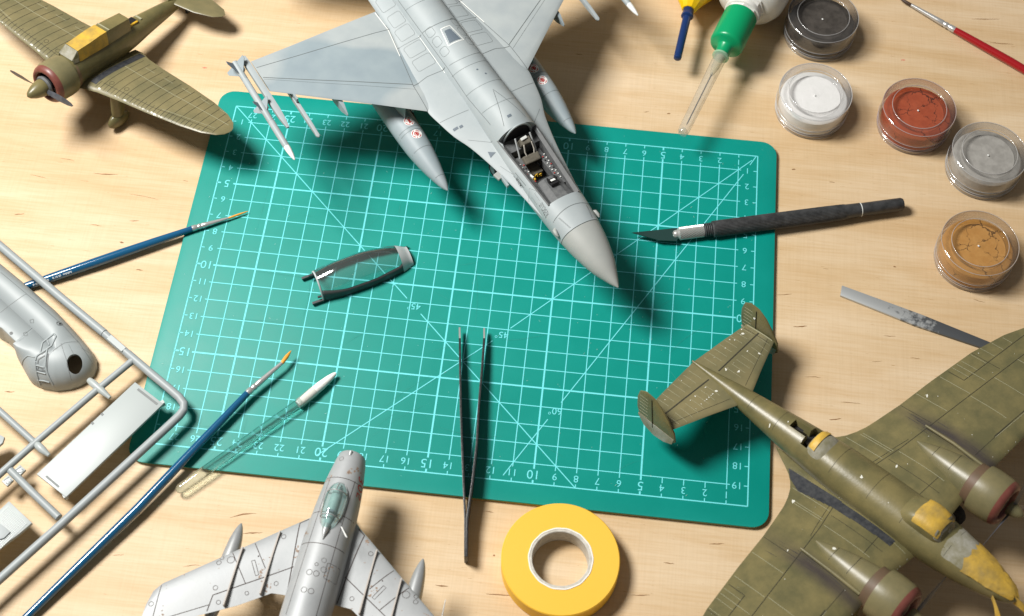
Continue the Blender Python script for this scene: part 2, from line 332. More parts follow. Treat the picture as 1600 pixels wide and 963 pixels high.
_mo = _n.nodes['Material Output']; _old = _mo.inputs[0].links[0].from_socket; _mm = _n.nodes.new('ShaderNodeMixShader'); _mm.inputs[0].default_value = .35; _n.links.new(_old, _mm.inputs[1]); _n.links.new(_rf.outputs[0], _mm.inputs[2]); _n.links.new(_mm.outputs[0], _mo.inputs[0])
# tape roll: wound layers show as fine rings
_g, _t, _b, _N, _L = nodes('yellow_tape_edge'); _tc = _N.new('ShaderNodeTexCoord'); _wv = _N.new('ShaderNodeTexWave'); _wv.wave_type = 'RINGS'; _wv.rings_direction = 'Z'
_wv.inputs['Scale'].default_value = 620; _wv.inputs['Distortion'].default_value = 1.2; _wv.inputs['Detail'].default_value = 3; _L.new(_tc.outputs['Object'], _wv.inputs['Vector'])
_rp = _N.new('ShaderNodeValToRGB'); _rp.color_ramp.elements[0].color = (.80, .46, .032, 1); _rp.color_ramp.elements[1].color = (.86, .52, .048, 1); _L.new(_wv.outputs['Fac'], _rp.inputs[0]); _L.new(_rp.outputs[0], _b.inputs['Base Color'])
_bp = _N.new('ShaderNodeBump'); _bp.inputs['Strength'].default_value = .15; _bp.inputs['Distance'].default_value = .0002; _L.new(_wv.outputs['Fac'], _bp.inputs['Height']); _L.new(_bp.outputs[0], _b.inputs['Normal']); _b.inputs['Roughness'].default_value = .6; M['tape'] = _g
# flat file: bright bare end, dark toothed rest, worn boundary
_g, _t, _b, _N, _L = nodes('worn_file_steel'); _tc = _N.new('ShaderNodeTexCoord'); _sx = _N.new('ShaderNodeSeparateXYZ'); _L.new(_tc.outputs['Object'], _sx.inputs[0])
_n = _N.new('ShaderNodeTexNoise'); _n.inputs['Scale'].default_value = 420; _n.inputs['Detail'].default_value = 6; _L.new(_tc.outputs['Object'], _n.inputs['Vector'])
_a = _N.new('ShaderNodeMath'); _a.operation = 'MULTIPLY_ADD'; _L.new(_n.outputs['Fac'], _a.inputs[0]); _a.inputs[1].default_value = -.075; _L.new(_sx.outputs['X'], _a.inputs[2])
_mr = _N.new('ShaderNodeMapRange'); _mr.inputs['From Min'].default_value = -.046; _mr.inputs['From Max'].default_value = -.030; _L.new(_a.outputs[0], _mr.inputs['Value'])
_rp = _N.new('ShaderNodeValToRGB'); _rp.color_ramp.elements[0].color = (.50, .52, .52, 1); _rp.color_ramp.elements[1].color = (.13, .14, .15, 1); _L.new(_mr.outputs[0], _rp.inputs[0]); _L.new(_rp.outputs[0], _b.inputs['Base Color']); _b.inputs['Metallic'].default_value = .6; _b.inputs['Roughness'].default_value = .45; M['file'] = _g

# ------------------------------------------------------------------ table top
tb = mk('tabletop', box((0, 0, -.9), (150, 120, 1.8)), M['wood'], kind='structure', smooth=0)
tb['label'] = 'pale birch plywood table top with fine horizontal grain'
ink = Ink(None)
def flatmark(V, F, p, L, wd, ang, z=.004):
    n = 7; b = len(V); d = V3(math.cos(ang), math.sin(ang), 0); q = V3(-d[1], d[0], 0); bend = random.uniform(-.06, .06)*L
    for i in range(n):
        t = i/(n-1); c = p+d*L*(t-.5)+q*bend*math.sin(math.pi*t)+q*random.uniform(-.012, .012); h = wd*math.sin(math.pi*(.06+.88*t))*random.uniform(.5, 1)
        V += [tuple(c+q*h/2+V3(0, 0, z)), tuple(c-q*h/2+V3(0, 0, z))]
        if i: F.append((b+2*i-2, b+2*i-1, b+2*i+1, b+2*i))
V, F = [], []
for x, y, L in [(60, 276, .9), (165, 272, 1.3), (225, 308, 1.6), (190, 379, .25), (218, 422, .35), (290, 283, .3), (150, 352, .6), (210, 345, .5), (15, 612, .5), (130, 875, .6), (185, 868, .5), (380, 806, 1.2), (395, 833, .9), (300, 885, .8), (765, 800, .4), (772, 868, .1), (780, 930, 1.2), (1270, 590, .8), (1305, 655, .6), (1398, 417, .16), (1250, 510, .7), (1370, 565, .5), (1390, 525, .6), (1330, 630, 1.0), (1500, 590, .7), (1290, 420, .3), (1240, 265, .2), (1300, 285, .3), (1540, 30, 1.6), (1565, 68, 1.3), (1170, 395, .3), (1100, 775, .9), (1430, 560, .5), (1010, 175, .3), (1045, 178, .2), (905, 85, .4), (690, 915, .6), (105, 250, .8), (30, 335, .5), (1120, 850, .7), (1045, 880, .5), (1000, 930, .9), (1225, 460, .8), (1530, 470, .6)]:
    flatmark(V, F, at(x, y, 0), L, random.uniform(.03, .085) if L > .26 else .11, random.uniform(-.22, .28))
mk('grain_marks', (V, F), M['woodm'], tb, smooth=0, kind='stuff')['kind'] = 'stuff'
V, F = [], []
for x, y in ((1411, 94), (320, 106)): flatmark(V, F, at(x, y, 0), .25, .1, .1)
mk('red_specks', (V, F), M['redspot'], tb, smooth=0, kind='stuff')

# ------------------------------------------------------------------ cutting mat: 30 x 22 cm, 1 cm grid
TH = .25
mat = thing('cutting_mat', 'green self-healing cutting mat with pale blue centimetre grid and numbers', 'cutting mat', (0, 0, 0))
mk('core_layer', prism(rrect(0, 0, 29.95, 21.95, .8), .004, .13), M['matcore'], mat)
mk('top_layer', prism(rrect(0, 0, 30, 22, .82, 8), .13, TH), M['matgreen'], mat, bevel=.03)
V, F = [], []
def mline(u0, v0, u1, v1, wd, z=.006):
    a, b = V3(14-u0, 10-v0, TH+z), V3(14-u1, 10-v1, TH+z); d = unit(b-a); q = V3(-d[1], d[0], 0)*wd/2; n = len(V)
    V.extend([tuple(a+q), tuple(a-q), tuple(b-q), tuple(b+q)]); F.append((n, n+1, n+2, n+3))
TN, TK = .048, .085
for k, (a, b, c, d) in enumerate(((0, 0, 28, 0), (0, 20, 28, 20), (0, 0, 0, 20), (28, 0, 28, 20))): mline(a, b, c, d, .06, .006+.001*k)
for u in range(1, 28):
    wd = TK if u % 5 == 0 else TN
    mline(u, .0, u, .2, wd, .009); mline(u, 19.82, u, 20, wd, .009)
    if u in (2, 3, 4): mline(u, .78, u, 15, wd, .010); mline(u, 19, u, 19.3, wd, .010)
    else: mline(u, .78, u, 19.25, wd, .010)
for v in range(1, 20):
    wd = TK if v % 5 == 0 else TN
    mline(0, v, .2, v, wd, .009); mline(27.8, v, 28, v, wd, .009)
    mline(5 if 15 < v < 19 else .85, v, 27.15, v, wd, .011)
mline(.3, .3, 1.0, 1.0, TN, .013); mline(1, 1, 11.9, 11.9, TN, .013); mline(12.7, 12.7, 20.2, 19.75, TN, .013)
mline(28, 0, 17.2, 10.8, TN, .013); mline(16.4, 11.6, 8, 20, TN, .013)
t60 = math.tan(R_(60)); mline(.72, 1.25, 9.05, 9.05*t60, TN, .014); mline(9.6, 9.6*t60, 11.4, 11.4*t60, TN, .014); mline(.1, .05, .4, .62, TN, .014)
mk('grid_lines', (V, F), M['matprint'], mat, smooth=0, kind='flat')
V, F = [], []
def mtext(body, u, v, size, ang=180):
    tv, tf = text_mesh(body); c, s_ = math.cos(R_(ang)), math.sin(R_(ang)); n = len(V)
    for p in tv: V.append((14-u+size*(p[0]*c-p[1]*s_), 10-v+size*(p[0]*s_+p[1]*c), TH+.016))
    F.extend([tuple(i+n for i in f) for f in tf])
for u in range(1, 28):
    for v in (.5, 19.53): mtext(str(u), u, v, .64 if u % 5 == 0 else .5)
for v in range(1, 20):
    for u in (.52, 27.48): mtext(str(v), u, v, .64 if v % 5 == 0 else .5)
mtext('45\u00b0', 12.3, 12.3, .5); mtext('45\u00b0', 16.8, 11.2, .5); mtext('60\u00b0', 9.3, 16.15, .5)
mk('numerals', (V, F), M['matprint'], mat, smooth=0, kind='flat')['kind'] = 'stuff'
V, F = [], []
for i in range(240):
    p = V3(random.uniform(-14.5, 14.5), random.uniform(-10.5, 10.5), TH); flatmark(V, F, p, random.choice((.03, .04, .05, .05, .12)), .022, random.uniform(0, 3.1), .019)
mk('dust_specks', (V, F), M['matdust'], mat, smooth=0, kind='stuff')
V, F = [], []
for i in range(46):
    p = V3(random.uniform(-12, 13), random.uniform(-9.5, 6), TH); flatmark(V, F, p, random.uniform(.6, 4.5), random.uniform(.008, .016), random.choice((0, math.pi/2, .8, random.uniform(0, 3.1)))+random.gauss(0, .05), .017)
mk('knife_scratches', (V, F), pm('mat_scratch', (.02, .30, .25), .6), mat, smooth=0, kind='stuff')

# ------------------------------------------------------------------ brushes, swab, tweezers, knife, file
def lerp(a, b, t): return a+(b-a)*t
def brush(name, label, pts, rad, lacquer, hairm, hr):
    """pts: hair tip, ferrule tip, ferrule end, belly, tail"""
    o = thing(name, label, 'paintbrush', (pts[3][0], pts[3][1], 0.), group='paintbrushes')
    tip, f0, f1, be, ta = pts; r0, r1, rb, rt = rad
    mk('handle', tube([f1+(f1-be)*-.0, lerp(f1, be, .12), lerp(f1, be, .4), lerp(f1, be, .75), be, lerp(be, ta, .3), lerp(be, ta, .7), ta], [r1*1.02, r1*1.12, lerp(r1, rb, .62), rb*.97, rb, rb*.93, lerp(rb, rt, .7), rt], 20), lacquer, o, 60)
    fp = [lerp(f0, f1, t) for t in (0, .3, .6, .74, .76, .78, .8, .85, .87, .89, .91, 1, 1.03)]
    fr = [r0, lerp(r0, r1, .38), lerp(r0, r1, .74), r1*.98, r1*.86, r1*.86, r1, r1, r1*.86, r1*.88, r1*1.04, r1*1.07, r1*1.05]
    mk('ferrule', tube(fp, fr, 20), M['ferrule'], o, 60)
    d = unit(f0-tip)
    mk('bristles', tube([tip, lerp(tip, f0, .15), lerp(tip, f0, .5), lerp(tip, f0, 1), f0+d*.1], [hr*.12, hr*.5, hr, hr*.95, hr*.6], 12), hairm, o, 60)
    return o
b1 = brush('paintbrush', 'dark blue lacquered brush with fine tip on mat, handle under the sprue', [at(388, 330, .42), at(357, 341, .43), at(302, 357, .44), at(150, 410, .36), at(-60, 482, .19)], (.06, .15, .245, .14), M['blue'], M['hair'], .055)
b2 = brush('paintbrush', 'long dark blue lacquered brush with a gold flat tip beside the cotton swab', [at(455, 548, .80), at(441, 567, .79), at(388, 613, .74), at(215, 795, .50), at(-70, 1073, .17)], (.085, .155, .225, .15), M['blue'], M['hair'], .10)
b3 = brush('paintbrush', 'red lacquered brush with dark bristles lying on bare wood beside the powder jars', [at(1404, -3, .28), at(1424, 8, .28), at(1490, 46, .28), at(1580, 97, .26), at(1790, 222, .14)], (.09, .17, .235, .13), M['redl'], M['darkhair'], .09)
# imprint on the first blue brush
_a, _b2 = at(112, 424, .36), at(40, 449, .33); d = unit(_b2-_a); u_, v_ = frame(d); V, F = [], []
for i in range(22):
    if i in (5, 11, 12): continue
    c = _a+d*(.09*i); 
    for k in range(2):
        a0, a1 = R_(118), R_(118+random.choice((16, 24, 24))); n = len(V); q = c+d*(.045*k if random.random() < .7 else 0)
        for aa in (a0, a1):
            for s_ in (0, .022): V.append(tuple(q+d*s_+.247*(math.cos(aa)*u_+math.sin(aa)*v_)))
        F.append((n, n+1, n+3, n+2))
mk('imprint', (V, F), M['white'], b1, smooth=0, kind='flat')

sw = thing('cotton_swab', 'clear rod swab with pointed white cotton tip beside the long blue brush', 'swab', at(380, 695, 0.) + V3(0, 0, TH))
A, B, C = at(525, 583, .55), at(471, 628, .54), at(276, 768, .42)
d = unit(B-A)
mk('rod', tube([lerp(C, B, t) for t in (0, .012, .03, .2, .5, .8, 1)], [.10, .19, .235, .245, .245, .245, .24], 24), M['rodc'], sw, 60)
mk('cotton_tip', tube([A, lerp(A, B, .05), lerp(A, B, .2), lerp(A, B, .45), lerp(A, B, .75), lerp(A, B, 1.0), lerp(A, B, 1.1)], [.05, .11, .175, .225, .225, .20, .17], 20), M['cotton'], sw, 60)
mk('sleeve', tube([lerp(A, B, .62), lerp(A, B, 1.08)], [.27, .265], 24, cap=False), M['tubeg'], sw, 60)

tw = thing('tweezers', 'black steel tweezers standing on edge across the mat and wood', 'tweezers', at(728, 860, 0))
def arm(path, hs, th):
    rings = []
    for i, (p, (z0, z1)) in enumerate(zip(path, hs)):
        a = path[max(0, i-1)]; b = path[min(len(path)-1, i+1)]; dd = unit(V3(b[0]-a[0], b[1]-a[1], 0)); q = V3(-dd[1], dd[0], 0)*th/2
        rings.append([V3(p[0]+q[0], p[1]+q[1], z0), V3(p[0]-q[0], p[1]-q[1], z0), V3(p[0]-q[0], p[1]-q[1], z1), V3(p[0]+q[0], p[1]+q[1], z1)])
    return loft(rings)
for pts, tp in (([(718.5, 530), (719, 580), (720, 640), (722, 700), (724.5, 760), (727, 810), (727, 872)], (718, 511)), ([(756.5, 530), (753, 580), (748, 640), (745, 700), (738, 760), (730, 815), (729, 872)], (756.5, 512))):
    P = [at(x, y, .75) for x, y in pts]; hs = [(.5, .85), (.4, .95), (.3, 1.1), (.27, 1.2), (.27, 1.2), (.1, 1.1), (.08, .95)]
    mk('arm', arm(P, hs, .105), M['tweez'], tw, 30, bevel=.015)
    T0 = at(*tp, .75); mk('tip', arm([T0, lerp(T0, P[0], .3), P[0]+unit(P[0]-T0)*.02], [(.62, .72), (.56, .8), (.52, .84)], .085), M['nickel'], tw, 30)
mk('joint', arm([at(728, 815, .6), at(728, 873, .6)], [(.12, 1.07), (.12, .92)], .12), M['tweez'], tw, 30)

kn = thing('hobby_knife', 'black ribbed hobby knife with knurled metal collar and pointed blade', 'knife', at(1240, 340, 0))
A, B = at(1058, 366, .62), at(1411, 319, .52); ax = unit(B-A); L = np.linalg.norm(B-A)
ks = at(1112, 358, .62); k0 = np.dot(ks-A, ax)
rib = lambda k, j: 1.0 if (k < 2 or j % 2) else .955
mk('grip', lathe(A+ax*k0, ax, [(.37, 0), (.43, .06), (.435, .4), (.43, 3), (.42, 6.0), (.40, 7.0), (.375, 7.15), (.36, 7.9)], 72, rfun=lambda k, j: 1 if k in (0, 1, 6, 7) or j % 2 else .95), M['rubber'], kn, 20)
mk('end_cap', lathe(A+ax*(k0+7.92), ax, [(.345, 0), (.345, L-k0-8.05), (.30, L-k0-7.95), (.15, L-k0-7.92)], 40), M['rubber'], kn)
mk('end_ring', lathe(A+ax*(k0+7.88), ax, [(.365, 0), (.365, .045)], 40), M['lline'], kn)
mk('neck_bands', join(*[lathe(A+ax*(k0-.42+.1*i), ax, [(.30, 0), (.36, .025), (.375, .05), (.36, .075), (.30, .1)], 32) for i in range(5)]), M['rubber'], kn)
mk('collet', lathe(A+ax*.0, ax, [(.22, 0), (.31, .1)]+[(.335, .12+.07*i) for i in range(int((k0-.45)/.07))], 40, rfun=lambda k, j: 1 if k < 2 or (k+j) % 2 else .86), M['nickel'], kn, 0)
mk('collet_nose', lathe(A-ax*.16, ax, [(.10, -.06), (.19, .0), (.22, .1), (.22, .2)], 32), M['nickel'], kn)
bp_ = [at(987, 364, .62), at(1058, 356.5, .62), at(1064, 366, .62), at(1057, 377, .62), at(1030, 376, .62)]
mk('blade', prism([(p[0], p[1]) for p in bp_], .60, .64), M['steel'], kn, 0)

_p = [at(1315.5, 446.5, .12), at(1313, 462, .12), at(1430, 509, .12), at(1551, 549.5, .12), at(1566, 543, .12), at(1440, 492, .12)]
fc = np.mean(_p, 0)
fl = bpy.data.objects.new('flat_file', None)
dv = unit(V3(*(at(1566, 546, 0)-at(1314, 454, 0)))); fa = math.atan2(dv[1], dv[0])
bpy.data.objects.remove(fl)
fl = thing('flat_file', 'worn flat metal file, bright at one end, under the olive wing', 'file', (fc[0], fc[1], 0), (math.degrees(fa), 0, 0))
loc = [((p[0]-fc[0])*math.cos(-fa)-(p[1]-fc[1])*math.sin(-fa), (p[0]-fc[0])*math.sin(-fa)+(p[1]-fc[1])*math.cos(-fa)) for p in _p]
mk('blank', prism(loc, .005, .15), M['file'], fl, 30, bevel=.02)
mk('tang', prism([(4.0, .15), (4.0, -.22), (6.3, -.12), (6.3, .0)], .02, .13), M['steel'], fl, 30)

# ------------------------------------------------------------------ tape roll
tc_ = at(876, 873, 1.05); tp = thing('tape_roll', 'roll of yellow masking tape on a grey cardboard core lying flat', 'tape', (tc_[0], tc_[1], 0))
o3 = (tc_[0], tc_[1], 0)
mk('tape', lathe(o3, (0, 0, 1), [(1.45, .03), (2.62, .03), (2.66, .06), (2.66, 1.02), (2.62, 1.06), (2.0, 1.055), (1.45, 1.05), (1.45, .03)], 120, cap=False), M['tape'], tp, 30)
mk('paper_lining', lathe(o3, (0, 0, 1), [(1.40, .02), (1.46, .02), (1.46, 1.075), (1.40, 1.075), (1.40, .02)], 96, cap=False, rfun=lambda k, j: 1+.006*math.sin(j*.9)), M['paperw'], tp, 30)
mk('core', lathe(o3, (0, 0, 1), [(1.27, .005), (1.40, .005), (1.40, 1.06), (1.30, 1.06), (1.27, 1.03), (1.27, .005)], 96, cap=False), M['card'], tp, 30)

# ------------------------------------------------------------------ pigment jars
P_black = powder('charcoal_powder', (.040, .034, .028), (.075, .065, .055), False); P_white = powder('white_powder', (.86, .87, .86), (.90, .905, .90), False)
P_red = powder('rust_red_powder', (.36, .065, .022), (.43, .085, .03)); P_grey = powder('pale_grey_powder', (.34, .33, .305), (.44, .43, .40), False); P_ochre = powder('ochre_powder', (.50, .245, .06), (.56, .29, .08))
def jar(px, py, pw, label, wall, hc_):
    CL = clear('jar_acrylic', (.985, .98, .975), .05, 1.8, .04, tuple(.5*v+.25 for v in hc_)); CW_ = clear('jar_wall_acrylic', (.97, .96, .95), .05, 2.2, .2, tuple(.8*v+.08 for v in hc_)); CE = clear('jar_edge_acrylic_glint', (.97, .96, .95), .05, 2.5, .45, tuple(.35*v+.5 for v in hc_))
    c = at(px, py, 1.72); o = thing('pigment_jar', label, 'jar', (c[0], c[1], 0), group='clear screw jars of pigment powder')
    O = (c[0], c[1], 0); Z = (0, 0, 1)
    mk('base', lathe(O, Z, [(1.74, .0), (1.86, .02), (1.92, .10), (1.92, .30), (1.87, .34), (1.87, .40), (1.92, .44), (1.92, .60), (1.86, .65), (1.86, .75)], 72, cap=False), CL, o, 50)
    mk('powder', lathe(O, Z, [(1.50, .10), (1.68, .14), (1.76, .22), (1.78, .6), (1.78, 1.14), (1.70, 1.22), (1.44, 1.25), (1.38, 1.31), (1.0, 1.33), (.5, 1.335), (.05, 1.33)], 64), wall, o, 40)
    mk('lid_wall', lathe(O, Z, [(1.90, .70), (1.95, .72), (1.95, 1.60), (1.93, 1.67), (1.88, 1.715), (1.80, 1.73), (1.55, 1.73)], 72, cap=False), CW_, o, 50)
    mk('lid_top', lathe(O, Z, [(1.55, 1.73), (1.46, 1.72), (1.41, 1.68), (1.40, 1.40), (1.36, 1.375), (.75, 1.37), (.09, 1.37), (.06, 1.40), (.01, 1.40)], 72, cap=False), CL, o, 50)
    for nm, r_, z_, q_ in (('lid_rim_glint', 1.93, 1.69, .022), ('recess_rim_glint', 1.43, 1.715, .022), ('lid_edge_glint', 1.955, .74, .02), ('thread_ridge_glint', 1.93, .44, .022), ('thread_ridge_glint', 1.925, .30, .02), ('foot_ridge_glint', 1.88, .035, .022)):  # ridge beads whitened so colour stands in for light caught in acrylic edges
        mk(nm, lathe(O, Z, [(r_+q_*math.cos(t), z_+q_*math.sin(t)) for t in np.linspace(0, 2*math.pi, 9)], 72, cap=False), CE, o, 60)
    mk('gate_mark', lathe(O, Z, [(.045, 1.39), (.05, 1.405), (.02, 1.42)], 12), M['white'], o, 40)
    return o
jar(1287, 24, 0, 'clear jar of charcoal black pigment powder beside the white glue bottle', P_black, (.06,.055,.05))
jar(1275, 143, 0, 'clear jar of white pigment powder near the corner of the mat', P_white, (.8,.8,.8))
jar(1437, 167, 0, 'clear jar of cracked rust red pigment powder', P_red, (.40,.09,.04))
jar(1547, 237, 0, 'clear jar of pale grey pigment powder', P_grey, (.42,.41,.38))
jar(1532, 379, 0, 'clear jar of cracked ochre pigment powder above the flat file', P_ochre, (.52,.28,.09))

# ------------------------------------------------------------------ bottles
A, B = at(1160, 20, 2.05), at(1066, 209, 2.0); ax = unit(B-A)
gb = thing('glue_bottle', 'white plastic glue bottle with green cap and clear covered needle, lying on its side', 'bottle', (A[0]-ax[0]*4, A[1]-ax[1]*4, 0))
sD = lambda x, y: float(np.dot(at(x, y, 2.03)-A, ax))
c0, c1, c2 = sD(1157, 26), sD(1134, 72), sD(1127, 87); Ln = np.linalg.norm(B-A)
mk('body', lathe(A, ax, [(1.2, -8.2), (1.9, -8.0), (2.0, -7.6), (2.0, -2.0), (1.93, -1.3), (1.7, -.85), (1.3, -.62), (1.12, -.55)], 64), M['wglue'], gb, 50)
mk('neck', lathe(A, ax, [(1.10, -.6), (1.10, -.42), (1.0, -.4), (1.0, -.1), (.92, .02), (.92, c0+.05)], 8, rfun=lambda k, j: 1.0), M['wglue'], gb, 30)
mk('neck_collar', lathe(A, ax, [(.98, -.16), (1.0, -.1), (1.0, .1), (.9, .14)], 48), M['wglue'], gb)
mk('cap', lathe(A, ax, [(.86, c0-.02), (.93, c0+.03), (.94, c1-.18), (.90, c1-.05), (.78, c1+.02), (.50, c1+.08), (.42, c1+.16), (.36, c2+.05)], 56), M['green'], gb, 50)
mk('cap_flange', lathe(A, ax, [(.38, c2-.02), (.46, c2+.02), (.46, c2+.12), (.36, c2+.16)], 40), clear('pale_green_plastic', (.7, .9, .75), .1, 1, .5, (.5, .75, .55)), gb)
mk('needle_hub', lathe(A, ax, [(.24, c2+.1), (.22, c2+.9), (.13, c2+1.3), (.08, c2+1.5)], 24), clear('hub_plastic', (.85, .83, .7), .1, 1.2, .3, (.75, .7, .55)), gb)
mk('needle', lathe(A, ax, [(.035, c2+1.3), (.035, Ln-.75), (.01, Ln-.6)], 10), M['needle'], gb)
mk('needle_cover', lathe(A, ax, [(.37, c2+.14), (.36, c2+.3), (.30, Ln-.35), (.28, Ln-.1), (.22, Ln), (.02, Ln+.01)], 40, cap=False), M['tubeg'], gb, 50)
mk('cover_end', lathe(A, ax, [(.20, Ln-.25), (.24, Ln-.12), (.1, Ln-.1)], 24), M['tubeg'], gb, 50)
A, B = at(1079, 3, 1.5), at(1058, 93, 1.5); ax = unit(B-A); Ln = np.linalg.norm(B-A)
ya = thing('applicator_bottle', 'yellow plastic applicator with slim navy blue nozzle', 'applicator', (A[0]-ax[0]*2, A[1]-ax[1]*2, 0))
mk('body', lathe(A, ax, [(1.2, -6), (1.5, -5.8), (1.5, -1.6), (1.42, -1.2), (.9, -.4), (.62, .12), (.42, .56), (.36, .62)], 10, cap=True), M['yellow'], ya, 25)
mk('nozzle_collar', lathe(A, ax, [(.26, .5), (.30, .55), (.30, .95), (.34, 1.0), (.34, 1.12), (.24, 1.2)], 14), M['navy'], ya)
mk('nozzle', lathe(A, ax, [(.23, 1.1), (.215, Ln-.35), (.20, Ln-.28), (.225, Ln-.22), (.20, Ln-.06), (.1, Ln)], 28), M['navy'], ya, 50)

# ------------------------------------------------------------------ loose clear canopy
F0, F1 = at(497, 452, .25), at(638, 401, .3); ux = unit(V3(*(F1-F0)[:2], 0)); uy = V3(-ux[1], ux[0], 0); LC = np.linalg.norm((F1-F0)[:2])
cn = thing('loose_canopy', 'clear bubble canopy in a dark grey frame lying loose on the mat', 'canopy', (*((F0+F1)/2)[:2], TH))
CW = Body([(0, .80, 0, 1.12, -.02, 2.0), (.25*LC, .92, 0, 1.36, -.02, 2), (.5*LC, .93, 0, 1.38, -.02, 2), (.75*LC, .84, 0, 1.10, -.02, 2), (.9*LC, .72, 0, .78, -.02, 2), (LC, .55, 0, .40, -.02, 2)])
def cpt(y, th, k=1): p = CW.pt(y, th, k); return F0*[1, 1, 0]+V3(0, 0, TH+.02)+ux*p[1]+uy*p[0]+V3(0, 0, p[2])
def cgrid(fn, nu, nv):
    Vv = [tuple(fn(i/nu, j/nv)) for i in range(nu+1) for j in range(nv+1)]; n = nv+1
    return Vv, [(i*n+j, i*n+j+1, (i+1)*n+j+1, (i+1)*n+j) for i in range(nu) for j in range(nv)]
mk('glass', cgrid(lambda s, t: cpt(.03+s*LC*.93, math.pi*t, .985), 30, 24), M['cann'], cn, 60)
def sill(s, a0=R_(7), a1=R_(34)):   # angle of the frame's upper edge: low amidships, high at the rear
    return R_(20)+R_(20)*(max(0, .3-s)/.3)**1.6+R_(16)*max(0, s-.6)/.4+R_(30)*max(0, s-.86)/.14
for sg in (0, 1):
    f = lambda s, t, sg=sg: cpt(s*LC, (lambda a: a if sg == 0 else math.pi-a)(-.0+t*sill(s)), 1.02)
    g = cgrid(f, 30, 3); mk('side_frame', g, M['gunmetal'], cn, 60).modifiers.new('s', 'SOLIDIFY').thickness = .0007
mk('rear_frame', cgrid(lambda s, t: cpt(LC*(.89+.125*s), math.pi*t, 1.03), 6, 24), M['rim'], cn, 60)
mk('rear_sill', cgrid(lambda s, t: cpt(LC*(.90+.14*s), R_(30)*t if s < 2 else 0, 1.05), 3, 3), M['rim'], cn, 60)
mk('front_arch', tube([cpt(.02, math.pi*t, .99) for t in np.linspace(0.02, .98, 22)], .05, 8), M['rim'], cn, 60)
for sg in (0, math.pi):
    a = cpt(.05, sg+(.10 if sg == 0 else -.10), .98); mk('hinge_prong', box(a-ux*.30+V3(0, 0, .02), (.62, .13, .16), (0, 0, math.degrees(math.atan2(ux[1], ux[0])))), M['gunmetal'], cn, 0, bevel=.02)
    a = cpt(.25, sg+(.35 if sg == 0 else -.35), .86); mk('latch', box(a-ux*.30, (.34, .10, .10), (0, 12, math.degrees(math.atan2(ux[1], ux[0])))), M['gunmetal'], cn, 0, bevel=.02)

# ------------------------------------------------------------------ sprue with helicopter half
sp = thing('kit_sprue', 'grey plastic kit sprue holding a helicopter fuselage half and flat panels', 'sprue', at(100, 650, 0))
ZS = 1.05
def run(pts, r, name='runner', z=ZS, mat='styrene'):
    return mk(name, tube([at(x, y, zz if False else z) for x, y in pts], r, 16), M[mat], sp, 60)
run([(-120, 279), (-60, 332), (0, 384), (95, 465), (163, 521)], .21)
run([(163.5, 521.5), (182, 538), (200, 553)], .19)
mk('runner_flat', box(at(182, 537, ZS+.15), (1.05, .28, .10), (0, 0, math.degrees(math.atan2(*(at(200, 553, 0)-at(163, 521, 0))[[1, 0]])))), M['pale'], sp, 0)
run([(200, 553), (235, 583), (265, 608), (280, 621), (287.5, 631), (287, 641), (280, 650), (262, 667), (180, 742), (95, 820), (0, 905), (-90, 988)], .205)
run([(208, 563), (150, 611), (60, 688), (0, 741), (-60, 794)], .17)
run([(-60, 590), (0, 643), (53, 691)], .16)
run([(16, 735), (50, 769), (92, 809)], .18)
for a, b, c in (((139, 594), (158, 610), (172, 622)), ((57, 694), (66, 703), (77, 712))):
    mk('gate', tube([at(*a, ZS), at(*lerp(np.array(a), np.array(b), .3), ZS+.03), at(*b, ZS+.03), at(*lerp(np.array(b), np.array(c), .6), ZS), at(*c, ZS)], [.14, .19, .19, .13, .09], 12), M['pale'], sp, 60)
# flat panel with slots
def quadslab(name, corners, z0, z1, mat, bevel=.03): return mk(name, prism([tuple(at(x, y, z1)[:2]) for x, y in corners], z0, z1), M[mat], sp, 30, bevel=bevel)
quadslab('flat_panel', [(57, 741), (211, 597), (255, 631), (103, 777)], ZS-.02, ZS+.14, 'pale')
for a, b, wdt in (((215, 608), (246, 632), .12), ((72, 744), (92, 761), .10), ((158, 646), (161, 649), .12), ((143, 660), (146, 663), .12)):
    p, q = at(*a, ZS+.15), at(*b, ZS+.15); dd = unit(q-p); n_ = V3(-dd[1], dd[0], 0)*wdt/2
    mk('slot', prism([tuple((p+n_)[:2]), tuple((p-n_)[:2]), tuple((q-n_)[:2]), tuple((q+n_)[:2])], ZS+.135, ZS+.146), M['styl'], sp, 0)
for a in ((103, 777), (255, 631)):
    p = at(*a, ZS); mk('lip', box(p+V3(-.05, .05, -.08), (.18, .18, .3), (0, 0, 40)), M['pale'], sp, 0)
quadslab('textured_panel', [(-70, 862), (14, 783), (50, 817), (30, 834), (-8, 862), (-50, 898)], ZS-.15, ZS+.05, 'pale')
tz = ZS+.055
Vq, Fq = [], []
pa, pb, pc = at(13, 790, tz), at(43, 818, tz), at(-50, 850, tz)
for i in range(15):
    for j in range(24):
        p = pa+(pb-pa)*((i+.5)/15)+(pc-pa)*((j+.5)/24); v, f_ = box(p+V3(0, 0, .012), (.062, .062, .03), (0, 0, 42)); n = len(Vq); Vq += v; Fq += [tuple(k+n for k in q) for q in f_]
mk('tread_studs', (Vq, Fq), M['pale'], sp, 0, kind='stuff')
quadslab('vent', [(-30, 812), (0, 818), (16, 831), (6, 841), (-30, 850)], tz, tz+.09, 'styrene', .015)
quadslab('small_tab', [(-40, 690), (-4, 677), (7, 683), (4, 692), (-30, 720)], ZS-.1, ZS+.08, 'pale')
